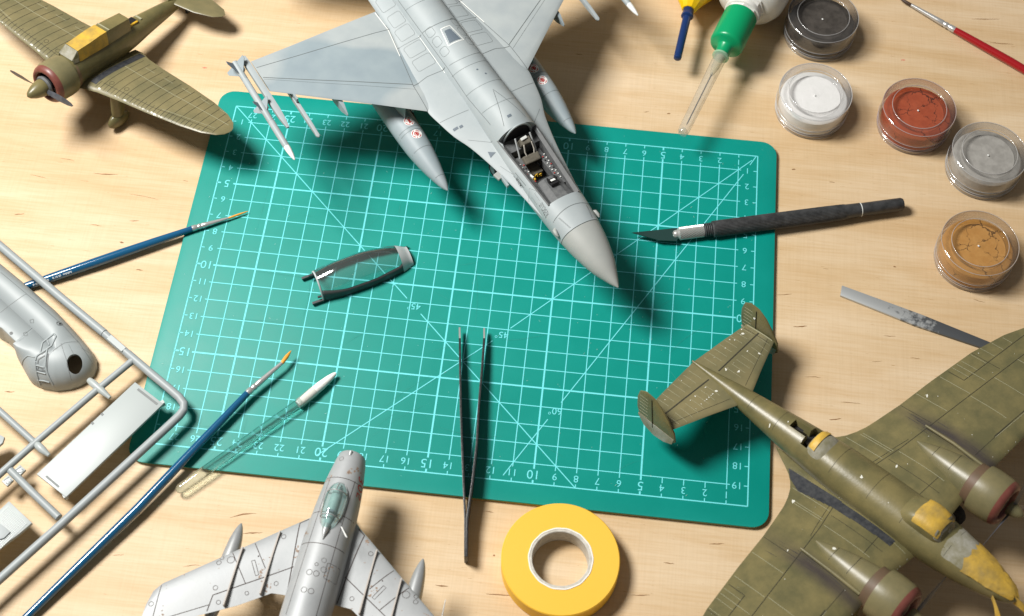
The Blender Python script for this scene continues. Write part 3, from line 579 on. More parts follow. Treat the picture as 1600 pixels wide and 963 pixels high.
for body, cpx, crn in (('12', (30, 735), [(20, 736), (31, 726), (40, 734), (30, 744)]), ('13', (11.5, 751), [(2, 752), (13, 742), (21, 750), (11, 760)])):
    quadslab('number_tag', crn, ZS-.1, ZS+.06, 'pale', .02)
    p = at(*cpx, ZS+.07); tv, tf = text_mesh(body); an = R_(-43)
    mk('tag_number', ([(p[0]+.42*(a*math.cos(an)-b*math.sin(an)), p[1]+.42*(a*math.sin(an)+b*math.cos(an)), ZS+.068) for a, b, _ in tv], tf), M['styl'], sp, 0, kind='flat')
# helicopter half: side profile lies on the table, bulging upward
axd = unit((at(124, 525, 0)-at(0, 411, 0))*[1, 1, 0]); axn = V3(axd[1], -axd[0], 0)   # axn points toward the lower edge
H0 = at(0, 411, .6)*[1, 1, 0]
HO = [(-5.8, .4), (-.07, -.02), (1.84, -.11), (4.27, -.15), (6.09, -.03), (7.05, .08), (7.55, .22), (7.85, .45), (8.05, .78), (8.12, 1.18), (8.02, 1.65), (7.8, 2.1), (7.42, 2.55), (6.95, 2.86), (6.5, 3.04), (6.2, 3.10), (5.9, 3.06), (4.9, 2.8), (4.66, 2.66), (4.68, 2.5), (3.6, 2.48), (3.2, 2.58), (-2.4, 2.97), (-5.8, 3.0)]
ho = []
for p, q in zip(HO[:-1], HO[1:]):
    p, q = np.array(p), np.array(q); m_ = max(1, int(np.linalg.norm(q-p)/.12)); ho += [p+(q-p)*i/m_ for i in range(m_)]
ho.append(np.array(HO[-1]))
def hring(a):
    o_ = []; k = math.sin(a)
    for p in ho:
        q = np.array([min(p[0], 6.35), 1.42]); D = np.linalg.norm(q-p); e_ = min(1, max(0, (p[0]-5.2)/2.2)); wd_ = min(.75+1.1*e_*e_*(3-2*e_), D*.93); wd_ = lerp(.10, wd_, min(1, max(0, (p[0]-4.66)/.9))) if p[1] > 2 else wd_
        m_ = p+(q-p)/max(D, 1e-6)*wd_*(1-math.cos(a)); w_ = H0+axd*m_[0]+axn*m_[1]; o_.append(V3(w_[0], w_[1], .02+1.42*k**.85))
    return o_
rr = [hring(a) for a in np.linspace(0, math.pi/2, 22)]
hg = loft(rr, cap=False, closed=False); nh = len(ho); cx0 = len(hg[0])
top = rr[-1]; mid_ = [V3(*(H0+axd*min(p[0], 6.35)+axn*1.42)[:2], 1.46) for p in ho]
hg = (hg[0]+[tuple(p) for p in mid_], hg[1]+[((21*nh)+i, (21*nh)+i+1, cx0+i+1, cx0+i) for i in range(nh-1)])
tree = bvh(hg)
# oval port cut through the shell
hc = at(118, 571, .95)
he = mk('helicopter_half', hg, M['styrene'], sp, 50); he.modifiers.new('s', 'SOLIDIFY').thickness = .0012
_cu = mk('cutter', loft([[(hc[0]+.33*math.cos(t), hc[1]+.44*math.sin(t), z) for t in np.linspace(0, 2*math.pi, 40, endpoint=False)] for z in (.25, 3)]), M['styrene'], sp, 0)
_bo = he.modifiers.new('b', 'BOOLEAN'); _bo.object = _cu; _bo.operation = 'DIFFERENCE'; _bo.solver = 'EXACT'
bpy.context.view_layer.update(); _dg = bpy.context.evaluated_depsgraph_get(); _me = bpy.data.meshes.new_from_object(he.evaluated_get(_dg)); he.modifiers.clear(); he.data = _me; bpy.data.objects.remove(_cu)
ORG[he.name] = ORG[sp.name]
def hp(*pp, z=1.5): return [tuple(at(x, y, z)[:2]) for x, y in pp]
def mould(pts, r=.04, close=False, name='window_frame'):
    P = []; pts = list(pts)+([pts[0]] if close else [])
    for a_, b_ in zip(pts[:-1], pts[1:]):
        for t in np.linspace(0, 1, 8, endpoint=False):
            p = lerp(np.array(a_), np.array(b_), t); h = drop(tree, p[0], p[1])
            if h: P.append(np.array(h[0])+np.array(h[1])*.005)
    if len(P) > 2: mk(name, tube(P, r, 8), M['styrene'], he, 60)
mould(hp((62, 552), (66, 535), (84, 521), (87, 525), (80, 540)), .045, True); mould(hp((73, 530), (77, 540)), .035)
mould(hp((57, 565), (59, 560), (76, 550), (71, 574), (74, 585), (84, 604), z=1.2), .05); mould(hp((56, 567), (55, 580), (57, 598), z=1.2), .05)
mould(hp((55, 571), (71, 575), z=1.2), .04); mould(hp((55, 579), (73, 584), z=1.1), .04); mould(hp((56, 590), (78, 595), z=.9), .04)
mould(hp((28, 562), (40, 585), (47, 598), z=.8), .06); mould(hp((30, 562), (45, 558), (57, 562), z=1.2), .03)
ink = Ink(tree, .008)
for L_, wd in ((hp((0, 424), (60, 474), (100, 508), (118, 527)), .035), (hp((118, 527), (100, 534), (82, 548)), .03), (hp((118, 527), (130, 545), (147, 568), z=1.2), .03), (hp((97, 540), (105, 565), (108, 590), z=1.2), .025), (hp((106, 536), (114, 552)), .02), (hp((0, 488), (18, 474), (40, 458)), .025), (hp((128, 545), (136, 548), (146, 540), z=1.0), .025)): ink.line(L_, wd)
ink.build('panel_lines', M['styl'], he)
ink = Ink(tree, .02)
for L_ in (hp((62, 552), (66, 535), (84, 521), (87, 525), (80, 540), (64, 553)), hp((57, 565), (59, 560), (75, 552), (70, 576)), hp((56, 567), (71, 576), (76, 593)), ): ink.line(L_, .06)
ink.loop(hp((55, 572), (58, 568), (70, 570), (69, 575)), .05); ink.loop(hp((55, 582), (58, 578), (73, 581), (76, 592), (57, 590), z=1.1), .05)
ink.circ(*at(91, 503, 1.5)[:2], .11, .05); ink.circ(*at(17, 520, 1.5)[:2], .06, .05); ink.loop(hp((46, 500), (52, 498), (52, 504), (47, 504)), .02); ink.loop(hp((36, 520), (42, 518), (42, 524), (37, 524)), .02)
ink.build('window_outlines', M['styl'], he)
ink = Ink(tree, .015); ink.disc(*at(92.5, 503.5, 1.5)[:2], .06); ink.disc(*at(17, 520, 1.5)[:2], .05); ink.fill(hp((5, 522), (10, 519), (12, 528), (9, 530))); ink.build('holes', M['black'], he)['kind'] = 'stuff'

# ------------------------------------------------------------------ model aircraft (each in its own frame: x right, y forward, z up)
def rotm(rot): return np.array((Matrix.Rotation(R_(rot[0]), 3, 'Z') @ Matrix.Rotation(R_(rot[1]), 3, 'X') @ Matrix.Rotation(R_(rot[2]), 3, 'Y')))
def gear(par, org, rot, x, y, ztop, r, ground, wd=.3, strut='grey', name='wheel', splay=0):
    Rm = rotm(rot); O = np.array(org); zl = ztop
    for _ in range(30):
        p = O+Rm@V3(x+splay, y, zl); zl -= (p[2]-r-ground)*.9
    a, b = V3(x, y, ztop), V3(x+splay, y, zl)
    mk('gear_strut', tube([a, lerp(a, b, .5), b], [.13, .11, .09], 10), M[strut], par, 60)
    k = mk(name, lathe(b-V3(wd/2, 0, 0), (1, 0, 0), [(r*.55, 0), (r*.85, 0), (r, wd*.25), (r, wd*.75), (r*.85, wd), (r*.55, wd)], 28), M['tyre'], par, 40)
    mk('rim', lathe(b-V3(wd/2+.01, 0, 0), (1, 0, 0), [(r*.5, 0), (r*.5, wd+.02)], 20), M['silverdark'], k, 40)
def mir(pts): return [(-x, y) for x, y in pts]

# ---- grey jet fighter
PO, PR = (7.067, -1.142, 4.2), (-142.43, -2.52, -4.03)
j = thing('jet_fighter_model', 'light grey jet fighter model with open cockpit and underwing tanks across the mat', 'model plane', PO, PR)
FB = Body([(-3.3, 1.09, -.08, .80, -.92, 2.1), (-4.2, 1.15, -.05, .84, -1.0, 2.2), (-5.0, 1.18, 0, .86, -1.08, 2.3), (-6.5, 1.22, 0, .86, -1.2, 2.4), (-8.4, 1.26, 0, .92, -1.3, 2.4), (-9.3, 1.26, 0, 1.42, -1.32, 2.05), (-10.2, 1.26, 0, 1.54, -1.35, 2.0), (-11.4, 1.24, 0, 1.46, -1.4, 2.0), (-13, 1.22, 0, 1.32, -1.5, 2.0), (-16, 1.22, 0, 1.22, -1.5, 2.0), (-20, 1.22, 0, 1.12, -1.5, 2.0), (-24, 1.15, 0, 1.0, -1.3, 2.0), (-28.5, .85, 0, .8, -.9, 2.0)])
NT = 48; CY0, CY1 = -5.0, -9.3
def jring(y, open_):
    ring = FB.ring(y, NT)
    if open_:
        t = (y-CY0)/(CY1-CY0); xs = .80+.22*t; ia = [i for i, p in enumerate(ring) if p[2] > .3 and abs(p[0]) < xs and i < NT/2]
        zs = float(np.interp(xs, [0, FB.at(y)[0]*.6, FB.at(y)[0]], [FB.at(y)[2], .74, .0])); m = len(ia)
        shape = [(xs, .62), (xs-.03, .3), (xs-.08, -.2), (xs-.14, -.62), (xs*.5, -.66), (0, -.66), (-xs*.5, -.66), (-(xs-.14), -.62), (-(xs-.08), -.2), (-(xs-.03), .3), (-xs, .62)]
        idx = np.linspace(0, len(shape)-1, m)
        for k, i in enumerate(ia): a = idx[k]; l = int(min(a, len(shape)-2)); q = lerp(np.array(shape[l]), np.array(shape[l+1]), a-l); ring[i] = V3(q[0], y, q[1])
    return ring
rings = [jring(y, 0) for y in np.linspace(-3.3, CY0, 9)]+[jring(y, 1) for y in np.linspace(CY0-.02, CY1+.02, 16)]+[jring(y, 0) for y in np.concatenate([np.linspace(CY1, -13, 14), np.linspace(-14, -28.5, 16)])]
fus = loft(rings); mk('fuselage', fus, M['grey'], j, 35)
RD = Body([(0.05, .03, -.22, -.19, -.25, 2), (-.12, .14, -.22, -.09, -.35, 2), (-.66, .40, -.20, .16, -.56, 2), (-1.2, .63, -.17, .38, -.70, 2), (-1.9, .83, -.13, .58, -.82, 2), (-2.6, .98, -.1, .71, -.88, 2.05), (-3.27, 1.075, -.08, .79, -.91, 2.1)])
rad = RD.mesh(np.linspace(.05, -3.27, 30), 40); mk('radome', rad, M['radome'], j, 40)
SB = Body([(-4.4, 1.10, -.02, .15, -.25, 1.5), (-5.3, 1.25, -.02, .25, -.35, 1.4), (-7, 1.52, 0, .42, -.5, 1.35), (-8.4, 1.78, 0, .50, -.55, 1.3), (-10, 2.18, 0, .56, -.6, 1.3), (-11, 2.57, 0, .58, -.6, 1.3), (-12, 2.80, 0, .58, -.6, 1.3), (-12.85, 2.95, 0, .56, -.6, 1.35), (-14.5, 2.88, 0, .56, -.6, 1.4), (-16.5, 2.50, 0, .58, -.6, 1.45), (-18.3, 2.12, 0, .60, -.6, 1.5), (-20, 2.10, 0, .6, -.6, 1.6), (-24, 2.0, 0, .55, -.55, 1.7), (-27.5, 1.75, 0, .4, -.4, 1.7)])
def shalf(sg):
    rg = []
    for y in np.concatenate([np.linspace(-4.4, -13, 30), np.linspace(-13.5, -27.5, 24)]):
        rg.append([(sg*max(p[0], 1.07 if y > -9.6 else .6), p[1], p[2]) for p in [SB.pt(y, t) for t in np.linspace(-math.pi/2, math.pi/2, 25)]])
    return loft(rg)
stk = join(shalf(1), shalf(-1))
for sg in (1, -1): mk('strake', shalf(sg), M['grey'], j, 35)
wg = []
for sg in (1, -1):
    wv = wing([(1.6, -12.4, -19.75, .0, .07), (2.3, -12.65, -19.72, .0, .13), (2.95, -12.9, -19.7, .02, .165), (5, -14.43, -19.68, .02, .145), (7, -15.9, -19.66, .0, .115), (9.27, -17.56, -19.65, 0, .085)], sg)
    wo = mk('wing', wv, M['camo'], j, 35); wg.append(wv)
    # wingtip rail and missile
    mk('tip_rail', loft([[(sg*(9.5+dx*w_), y, dz*h_+.02) for dx, dz in ((-1, -1), (1, -1), (1, 1), (-1, 1))] for y, w_, h_ in ((-20.05, .13, .10), (-19.5, .16, .13), (-16.3, .16, .13), (-15.7, .13, .10), (-15.15, .07, .06))]), M['grey'], j, 25, bevel=.02)
    ms = mk('missile', lathe((sg*10.02, -19.95, .02), (sg*.012, 1, 0), [(.12, 0), (.165, .02), (.165, 1.2), (.155, 1.22), (.155, 1.26), (.165, 1.28), (.165, 4.1), (.155, 4.12), (.165, 4.15), (.165, 5.75), (.15, 5.8)], 22), M['grey'], j, 35)
    mk('missile_nose', lathe((sg*10.09, -14.16, .02), (sg*.012, 1, 0), [(.155, 0), (.15, .2), (.11, .55), (.05, .82), (.02, .86)], 22), M['white'], ms, 40)
    for (yy, ll, hh) in ((-19.85, .75, .95), (-17.1, .6, .75)):
        for a in (45, 135, 225, 315):
            cxx, sxx = math.cos(R_(a)), math.sin(R_(a)); o_ = V3(sg*10.04, 0, .02); q = V3(cxx, 0, sxx); nn = V3(-sxx, 0, cxx)*.015
            P4 = [o_+q*.13+V3(0, yy, 0), o_+q*.13+V3(0, yy+ll, 0), o_+q*(.16+hh*.5)+V3(0, yy+ll*.25, 0), o_+q*(.16+hh*.5)+V3(0, yy, 0)]
            mk('missile_fin', loft([[p+nn for p in P4], [p-nn for p in P4]]), M['darkslate'] if a == 45 else M['grey2'], ms, 0)
    # outer pylon, small inboard missile, tank with pylon
    mk('launch_rail', loft([[(sg*8.3+dx*w_, y, -.42+dz*h_) for dx, dz in ((-1, -1), (1, -1), (1, 1), (-1, 1))] for y, w_, h_ in ((-19, .05, .1), (-18.5, .09, .16), (-15.2, .09, .14), (-14.55, .08, .10), (-14.35, .1, .05), (-14.25, .03, .04))]), M['grey'], j, 20, bevel=.015)
    mk('pylon', prism([(sg*8.3-.05, -18.8), (sg*8.3+.05, -18.8), (sg*8.3+.05, -16.5), (sg*8.3-.05, -16.5)], -.4, .02), M['grey2'], j, 0)
    mk('stub_pylon', loft([[(sg*6.42+dx*w_, y, -.38+dz*h_) for dx, dz in ((-1, -1), (1, -1), (1, 1), (-1, 1))] for y, w_, h_ in ((-18.6, .08, .2), (-16, .12, .34), (-15.3, .09, .26), (-14.75, .02, .06))]), M['grey2'], j, 20)
    tx = 3.80; tz_ = -1.62; TK_ = Body([(-9.25, .03, tz_, tz_+.03, tz_-.03, 2), (-9.5, .17, tz_, tz_+.17, tz_-.17, 2), (-10.2, .36, tz_, tz_+.36, tz_-.36, 2), (-11.2, .55, tz_, tz_+.55, tz_-.55, 2), (-12.4, .68, tz_, tz_+.68, tz_-.68, 2), (-14, .72, tz_, tz_+.72, tz_-.72, 2), (-17, .70, tz_, tz_+.7, tz_-.7, 2), (-19.3, .42, tz_, tz_+.42, tz_-.42, 2), (-20.6, .08, tz_, tz_+.08, tz_-.08, 2)])
    tm = TK_.mesh(np.concatenate([np.linspace(-9.25, -12.4, 20), np.linspace(-12.7, -20.6, 18)]), 32, 1., sg*tx); tk = mk('drop_tank', tm, M['grey2'], j, 40)
    mk('tank_pylon', prism([(sg*tx-.09, -18.8), (sg*tx+.09, -18.8), (sg*tx+.11, -14.2), (sg*tx, -13.6), (sg*tx-.11, -14.2)], -1.1, .0), M['grey2'], j, 20)
    tt = bvh(tm); a = Ink(tt); 
    for y in (-10.05, -11.75, -12.85, -13.05): a.line([(sg*tx+x, y) for x in np.linspace(-.68, .68, 16)], .022, 9)
    a.build('panel_lines', M['line'], tk)
    a, b_ = Ink(tt, .008), Ink(tt, .011)
    for (yy, xx) in ((-13.4, -.12), (-12.55, -.08)):
        X = sg*tx+(xx if sg > 0 else .05)
        a.circ(X, yy, .17, .22); a.disc(X, yy, .1); [b_.circ(X, yy, .215, .05, q, q+70) for q in (10, 100, 190, 280)]; b_.disc(X, yy, .10); b_.circ(X, yy, .12, .03)
    a.build('stencil_white', M['white'], tk); b_.build('stencil_red', M['red'], tk)
    # tail planes, mostly beyond the picture
    mk('tailplane', wing([(1.5, -24.2, -28.6, -.05, .1), (5.6, -27.4, -29.6, -.45, .05)], sg), M['grey'], j, 35)
mk('tail_fin', loft([[(dx*t_, y, z) for dx, y in ((0, yl), (1, lerp(yl, yt, .35)), (0, yt), (-1, lerp(yl, yt, .35)))] for z, yl, yt, t_ in ((.7, -21.5, -28, .2), (5.9, -26.6, -28.6, .07))]), M['grey'], j, 30)
JT = bvh(fus, rad, stk, *wg)
ink, lt, sl, pt = Ink(JT), Ink(JT, .007), Ink(JT, .015), Ink(JT, .004)
for q in (1, -1):
    m_ = (lambda P: P) if q == 1 else mir
    ink.line(m_([(9.2, -19.15), (2.07, -18.34)]), .032); ink.line(m_([(9.2, -18.42), (2.82, -14.58)]), .035); ink.line(m_([(9.2, -18.30), (2.9, -14.3)]), .012)
    ink.line(m_([(2.12, -19.7), (2.12, -18.3), (2.85, -14.5), (2.93, -12.9)]), .028); lt.line(m_([(2.2, -19.9), (2.16, -18.3), (2.5, -16.5)]), .05)
    ink.line(m_([(1.0, -21), (1.0, -14.3), (1.05, -12.2), (1.0, -10.2)]), .025); lt.line(m_([(1.14, -17), (1.15, -14.3)]), .03)
    ink.line(m_([(1.05, -14.5), (2.0, -14.62), (2.85, -14.5)]), .028); ink.line(m_([(1.05, -16.9), (2.35, -17.0)]), .02)
    for y0, hgt, xa, xb in ((-15.1, .75, 1.2, 2.2), (-16.05, .75, 1.2, 2.15), (-17.2, .8, 1.2, 2.0), (-18.15, .8, 1.2, 1.9), (-19.3, .9, 1.15, 1.9), (-15.6, .55, .55, .9), (-16.3, .55, .55, .9), (-14.9, .5, .55, .9)):
        ink.loop(m_(rrect((xa+xb)/2, y0-hgt/2, xb-xa, hgt, .12, 4)), .016)
    ink.line(m_([(1.2, -9.6), (2.1, -10.4)]), .014); ink.line(m_([(1.25, -11.8), (2.75, -12.0)]), .018); ink.line(m_([(1.2, -7.5), (1.5, -8.3)]), .014)
    for i in range(14): ink.line(m_([(.60+.012*i, -3.42-.055*i), (.66+.012*i, -3.44-.055*i)]), .018)
    pt.fill(m_([(8.9, -17.6), (8.9, -18.3), (6.5, -17.2), (5.8, -16.2), (6, -15.25)])) if False else None
for y, xw in ((-16.9, 1.0), (-13.8, 1.05), (-12.4, 1.05), (-11.0, 1.0), (-4.2, 1.05), (-18.6, 1.0), (-14.35, .9)): ink.line([(x, y+.18*(1-(x/xw)**2)*(1 if y < -5 else -1)) for x in np.linspace(-xw, xw, 22)], .03 if y in (-16.9, -4.2) else .018, 9)
ink.line([(.62, -9.6), (.0, -11.7), (-.62, -9.6)], .025)
lt.loop([(.27, -16.35), (-.27, -16.35), (-.45, -15.25), (.45, -15.25)], .05)
sl.disc(.0, -13.2, .05); sl.disc(-.25, -12.8, .05); sl.disc(.35, -19.3, .06); sl.fill(rrect(.16, -9.9, .22, .14, .03))
sl.fill([(1.62, -9.3), (1.32, -9.05), (1.66, -8.95)]); sl.fill(rrect(2.3, -11.25, .26, .14, .01)); sl.fill(rrect(2.02, -11.2, .18, .14, .01))
# rescue arrow and lettering on the cockpit side
ra = R_(-92)
ink.text('RESCUE', 1.06, -5.0, .21, ra); ink.loop([(1.16, -5.5), (1.16, -5.95), (1.30, -5.95), (1.08, -6.35), (.92, -5.95), (1.03, -5.95), (1.03, -5.5)], .012)
for k in range(2): ink.line([(1.12+.07*k, -6.6), (1.17+.07*k, -7.5)], .03, .05)
ink.text('CAUTION', 1.22, -7.0, .12, ra)
ink.build('panel_lines', M['line'], j); lt.build('worn_edges', M['lline'], j); sl.build('dark_markings', M['darkslate'], j)
# soft blue-grey camouflage fields are thin overlays that follow the skin
def overlay(tree, poly, mat, par, name, lift=.004, step=.35):
    P = np.array(poly); x0, y0 = P.min(0); x1, y1 = P.max(0); nx, ny = max(2, int((x1-x0)/step)), max(2, int((y1-y0)/step)); Vv, Ff, ix = [], [], {}
    def inside(p):
        c = False; k = len(poly)-1
        for i in range(len(poly)):
            a, b = poly[i], poly[k]
            if (a[1] > p[1]) != (b[1] > p[1]) and p[0] < (b[0]-a[0])*(p[1]-a[1])/(b[1]-a[1])+a[0]: c = not c
            k = i
        return c
    def vtx(i, jx):
        if (i, jx) not in ix:
            h = drop(tree, x0+(x1-x0)*i/nx, y0+(y1-y0)*jx/ny); ix[(i, jx)] = None if h is None or h[1].z < .2 else len(Vv)
            if ix[(i, jx)] is not None: Vv.append(tuple(np.array(h[0])+np.array(h[1])*lift))
        return ix[(i, jx)]
    for i in range(nx):
        for jx in range(ny):
            if inside((x0+(x1-x0)*(i+.5)/nx, y0+(y1-y0)*(jx+.5)/ny)):
                q = [vtx(i, jx), vtx(i+1, jx), vtx(i+1, jx+1), vtx(i, jx+1)]
                if None not in q: Ff.append(tuple(q))
    if Ff: return mk(name, (Vv, Ff), mat, par, 60, kind='flat')
def blob(pts, n=8):
    P = [np.array(p, float) for p in pts]; out = []; m = len(P)
    for i in range(m):
        a, b, c, d = P[i-1], P[i], P[(i+1) % m], P[(i+2) % m]
        for t in np.linspace(0, 1, n, endpoint=False): out.append(tuple(.5*((2*b)+(c-a)*t+(2*a-5*b+4*c-d)*t*t+(3*b-a-3*c+d)*t**3)))
    return out
wt = bvh(*wg)
overlay(JT, [(.17, -16.15), (-.17, -16.15), (-.32, -15.35), (.32, -15.35)], M['darkslate'], j, 'refuelling_door', .012, .03)
# cockpit
mk('cockpit_tub', loft([[(s_*(.80+.22*t-.015), lerp(CY0-.03, CY1+.03, t), .60), (s_*(.80+.22*t-.16), lerp(CY0-.03, CY1+.03, t), -.60)][::1]+[] for t in (0, 1) for s_ in (1,)], cap=False, closed=False), M['tub'], j, 0, kind='flat')
mk('cockpit_tub', loft([[(-(.80+.22*t-.015), lerp(CY0-.03, CY1+.03, t), .60), (-(.80+.22*t-.16), lerp(CY0-.03, CY1+.03, t), -.60)] for t in (0, 1)], cap=False, closed=False), M['tub'], j, 0, kind='flat')
mk('cockpit_floor', box((0, -7.15, -.60), (1.5, 4.2, .06)), M['tub'], j, 0)
mk('rear_deck', loft([[(x*(.97), y, z) for x in (-1, 1)] for y, z in ((-9.25, .42), (-8.6, .36), (-8.55, -.1))], cap=False, closed=False), M['tub'], j, 0, kind='flat')
for sg in (1, -1):
    mk('canopy_rail', loft([[(sg*(.79+.24*t), lerp(-4.98, -9.35, t), .60), (sg*(.92+.22*t), lerp(-4.98, -9.35, t), .70), (sg*(.86+.22*t), lerp(-4.98, -9.35, t), .735), (sg*(.68+.24*t), lerp(-4.98, -9.35, t), .62)] for t in np.linspace(0, 1, 8)]), M['tub'], j, 30)
    cs = mk('side_console', box((sg*.62, -7.1, .05), (.30, 2.3, .5), (0, 0, sg*-3)), M['tub'], j, 0, bevel=.02)
    for i in range(16):
        mk('switch', box((sg*(.55+.14*(i % 2))-.02, -6.2-.12*i*.9, .32), (.06, .05, .06)), M[('lline', 'white', 'black', 'lline', 'red')[i % 5]], cs, 0)
def archpts(y, k, a0=14): return [(FB.at(-9.5)[0]*k*math.cos(R_(a)), y, .18+1.28*k*math.sin(R_(a))) for a in np.linspace(a0, 180-a0, 26)]
mk('rear_bulkhead', (lambda P: (P, [tuple(range(len(P)))]))([(x*.62, y, z) for x, y, z in archpts(-9.27, .98, 8)]), M['black'], j, 0)
mk('canopy_arch', tube([(x*.66, -9.24, z) for x, y, z in archpts(-9.2, 1.0, 4)], .055, 8), M['grey'], j, 60)
st = mk('ejection_seat', box((0, -8.05, -.02), (.86, .42, 1.15), (-24, 0, 0)), M['seat'], j, 0, bevel=.06, label='brown-black ejection seat with pale straps')
mk('seat_cushion', box((0, -7.62, -.32), (.80, .75, .22), (8, 0, 0)), M['seat'], st, 0, bevel=.06)
mk('headrest', box((0, -8.62, .80), (.56, .34, .52), (-20, 0, 0)), M['seat'], st, 0, bevel=.05)
for sg in (1, -1):
    mk('seat_rail', tube([(sg*.47, -7.75, -.4), (sg*.47, -8.3, .5), (sg*.42, -8.85, 1.05)], .045, 8), M['rim'], st, 60)
    mk('harness_strap', tube([(sg*.22, -8.35, 1.02), (sg*.26, -8.12, .72), (sg*.18, -7.9, .45), (sg*.28, -7.75, .2)], .035, 6), M['card'], st, 60)
mk('head_box', box((.05, -8.66, 1.10), (.34, .14, .12), (-20, 0, 8)), M['lline'], st, 0, bevel=.02)
mk('pull_handle', tube([(.10+.09*math.cos(R_(a)), -7.12, -.12+.16*math.sin(R_(a))) for a in range(-30, 215, 20)], .03, 8), M['brass'], st, 60)
mk('pull_handle', tube([(-.10+.07*math.cos(R_(a)), -7.08, -.14+.15*math.sin(R_(a))) for a in range(-30, 215, 20)], .03, 8), M['brass'], st, 60)
mk('throttle', box((.55, -6.9, .35), (.10, .22, .16), (20, 0, 10)), M['lline'], j, 0, bevel=.03); mk('throttle', box((.50, -6.75, .30), (.08, .12, .2)), M['brass'], j, 0, bevel=.02)
dash = mk('instrument_coaming', loft([[(x*w_, y, z+dz*(1-abs(x)**2*.35)) for x, dz in ((-1, 0), (-.85, .25), (-.4, .36), (.4, .36), (.85, .25), (1, 0))] for y, w_, z in ((-6.45, .60, .22), (-6.2, .66, .28), (-5.6, .70, .33), (-5.02, .74, .40))]), M['tub'], j, 25, label='dark grey instrument hood with head-up display')
mk('head_up_display', box((-.02, -6.0, .72), (.40, .42, .16), (18, 0, 0)), M['black'], dash, 0, bevel=.02); mk('display_plate', box((-.02, -6.05, .83), (.26, .16, .03), (30, 0, 0)), M['lline'], dash, 0)
for sg in (1, -1): mk('display_post', box((sg*.2-.02, -6.12, .85), (.05, .26, .14), (25, 0, 0)), M['black'], dash, 0)
mk('instrument_panel', box((0, -6.5, .02), (1.1, .06, .6), (-12, 0, 0)), M['black'], j, 0)
V, F = [], []
for k in range(9):
    v, f_ = box((.62-.05*k, -5.12-.03*k*0, .52+.02*k), (.04, .03, .02)); n = len(V); V += v; F += [tuple(i+n for i in q) for q in f_]
mk('rivet_row', (V, F), M['lline'], dash, 0)
# small probes by the nose
for sg in (1, -1): mk('air_data_probe', tube([(sg*1.02, -4.0, .15), (sg*1.16, -3.85, .2), (sg*1.2, -3.62, .2), (sg*1.17, -3.5, .18)], [.05, .11, .09, .03], 10), M['radome'], j, 60)
mk('side_antenna', loft([[(1.70+dx*.06, y, dz-.05) for dx, dz in ((-1, -.1), (1, -.1), (1, .1), (-1, .1))] for y in (-7.9, -7.2)]), M['grey'], j, 0, bevel=.02)
mk('side_antenna', box((1.80, -7.95, -.05), (.34, .40, .14), (0, 0, 14)), M['radome'], j, 0, bevel=.03)
gear(j, PO, PR, 0, -10.6, -1.0, .45, TH, .28); gear(j, PO, PR, 1.4, -15.6, -1.2, .65, TH, .4, splay=.9); gear(j, PO, PR, -1.4, -15.6, -1.2, .65, 0, .4, splay=-.9)
mk('air_intake', Body([(-8.2, .95, -1.45, -.9, -2.0, 2.6), (-9.5, 1.0, -1.4, -.7, -2.0, 2.6), (-16, 1.15, -1.0, -.4, -1.75, 2.4), (-22, 1.1, -.8, -.3, -1.4, 2.2)]).mesh(np.linspace(-8.2, -22, 16), 28), M['grey2'], j, 40)

# ---- silver swept-wing jet
PO, PR = (-4.027, -10.427, 2.8), (-5.62, -2.88, -1.22)
g = thing('silver_jet_model', 'weathered silver swept-wing jet model with clear canopy, nose over the mat edge', 'model plane', PO, PR)
GB = Body([(-.42, .50, .28, .86, -.30, 2), (-.5, .60, .28, .95, -.38, 2), (-1.2, .74, .28, 1.06, -.5, 2), (-2, .86, .28, 1.16, -.6, 2), (-3.6, .99, .28, 1.27, -.72, 2), (-5.5, 1.06, .28, 1.33, -.8, 2), (-8, 1.06, .28, 1.33, -.8, 2), (-11, .95, .28, 1.2, -.66, 2), (-15, .7, .28, .98, -.4, 2), (-17, .52, .28, .8, -.25, 2)])
gf = GB.mesh(np.concatenate([[-.42, -.46], np.linspace(-.5, -17, 50)]), 40); mk('fuselage', gf, M['silver'], g, 40)
mk('intake_mouth', loft([GB.ring(-.41, 32, .9), GB.ring(-.44, 32, .6)], True), M['black'], g, 40); mk('intake_splitter', box((0, -.42, .28), (.10, .10, 1.05)), M['silver'], g, 0, bevel=.03)
mk('nose_light', lathe((0, -.62, .93), (0, 1, .1), [(.10, -.1), (.10, .1), (.05, .13)], 14), M['silverdark'], g)
gw = []
for sg in (1, -1):
    wv = wing([(.7, -3.2, -7.25, .0, .22), (1.2, -3.66, -7.27, .0, .20), (1.75, -4.09, -7.30, .0, .19), (3, -5.08, -8.12, -.01, .16), (5, -6.66, -9.15, -.04, .12), (6.45, -7.8, -9.95, -.07, .085), (6.72, -8.2, -9.95, -.075, .06), (6.82, -8.8, -9.9, -.08, .03)], sg)
    mk('wing', wv, M['silver'], g, 35); gw.append(wv)
    for x, ya_, yb in ((2.17, -4.55, -7.5), (3.53, -5.6, -8.3)):
        mk('wing_fence', prism([(sg*x-.03, ya_), (sg*x+.03, ya_), (sg*x+.03, yb), (sg*x-.03, yb)], .02, .27), M['fence'], g, 0)
    tb_ = Body([(-4.25, .03, -.5, -.47, -.53, 2), (-4.5, .15, -.5, -.35, -.65, 2), (-5.2, .30, -.5, -.2, -.8, 2), (-6.2, .37, -.5, -.13, -.87, 2), (-8, .33, -.5, -.17, -.83, 2), (-9.6, .06, -.5, -.44, -.56, 2)])
    mk('drop_tank', tb_.mesh(np.linspace(-4.25, -9.6, 30), 26, 1, sg*4.12), M['silverdark'], g, 40)
    mk('tailplane', wing([(.1, -15.4, -17.2, 2.4, .07), (3.1, -17.2, -18.3, 2.4, .04)], sg), M['silver'], g, 35)
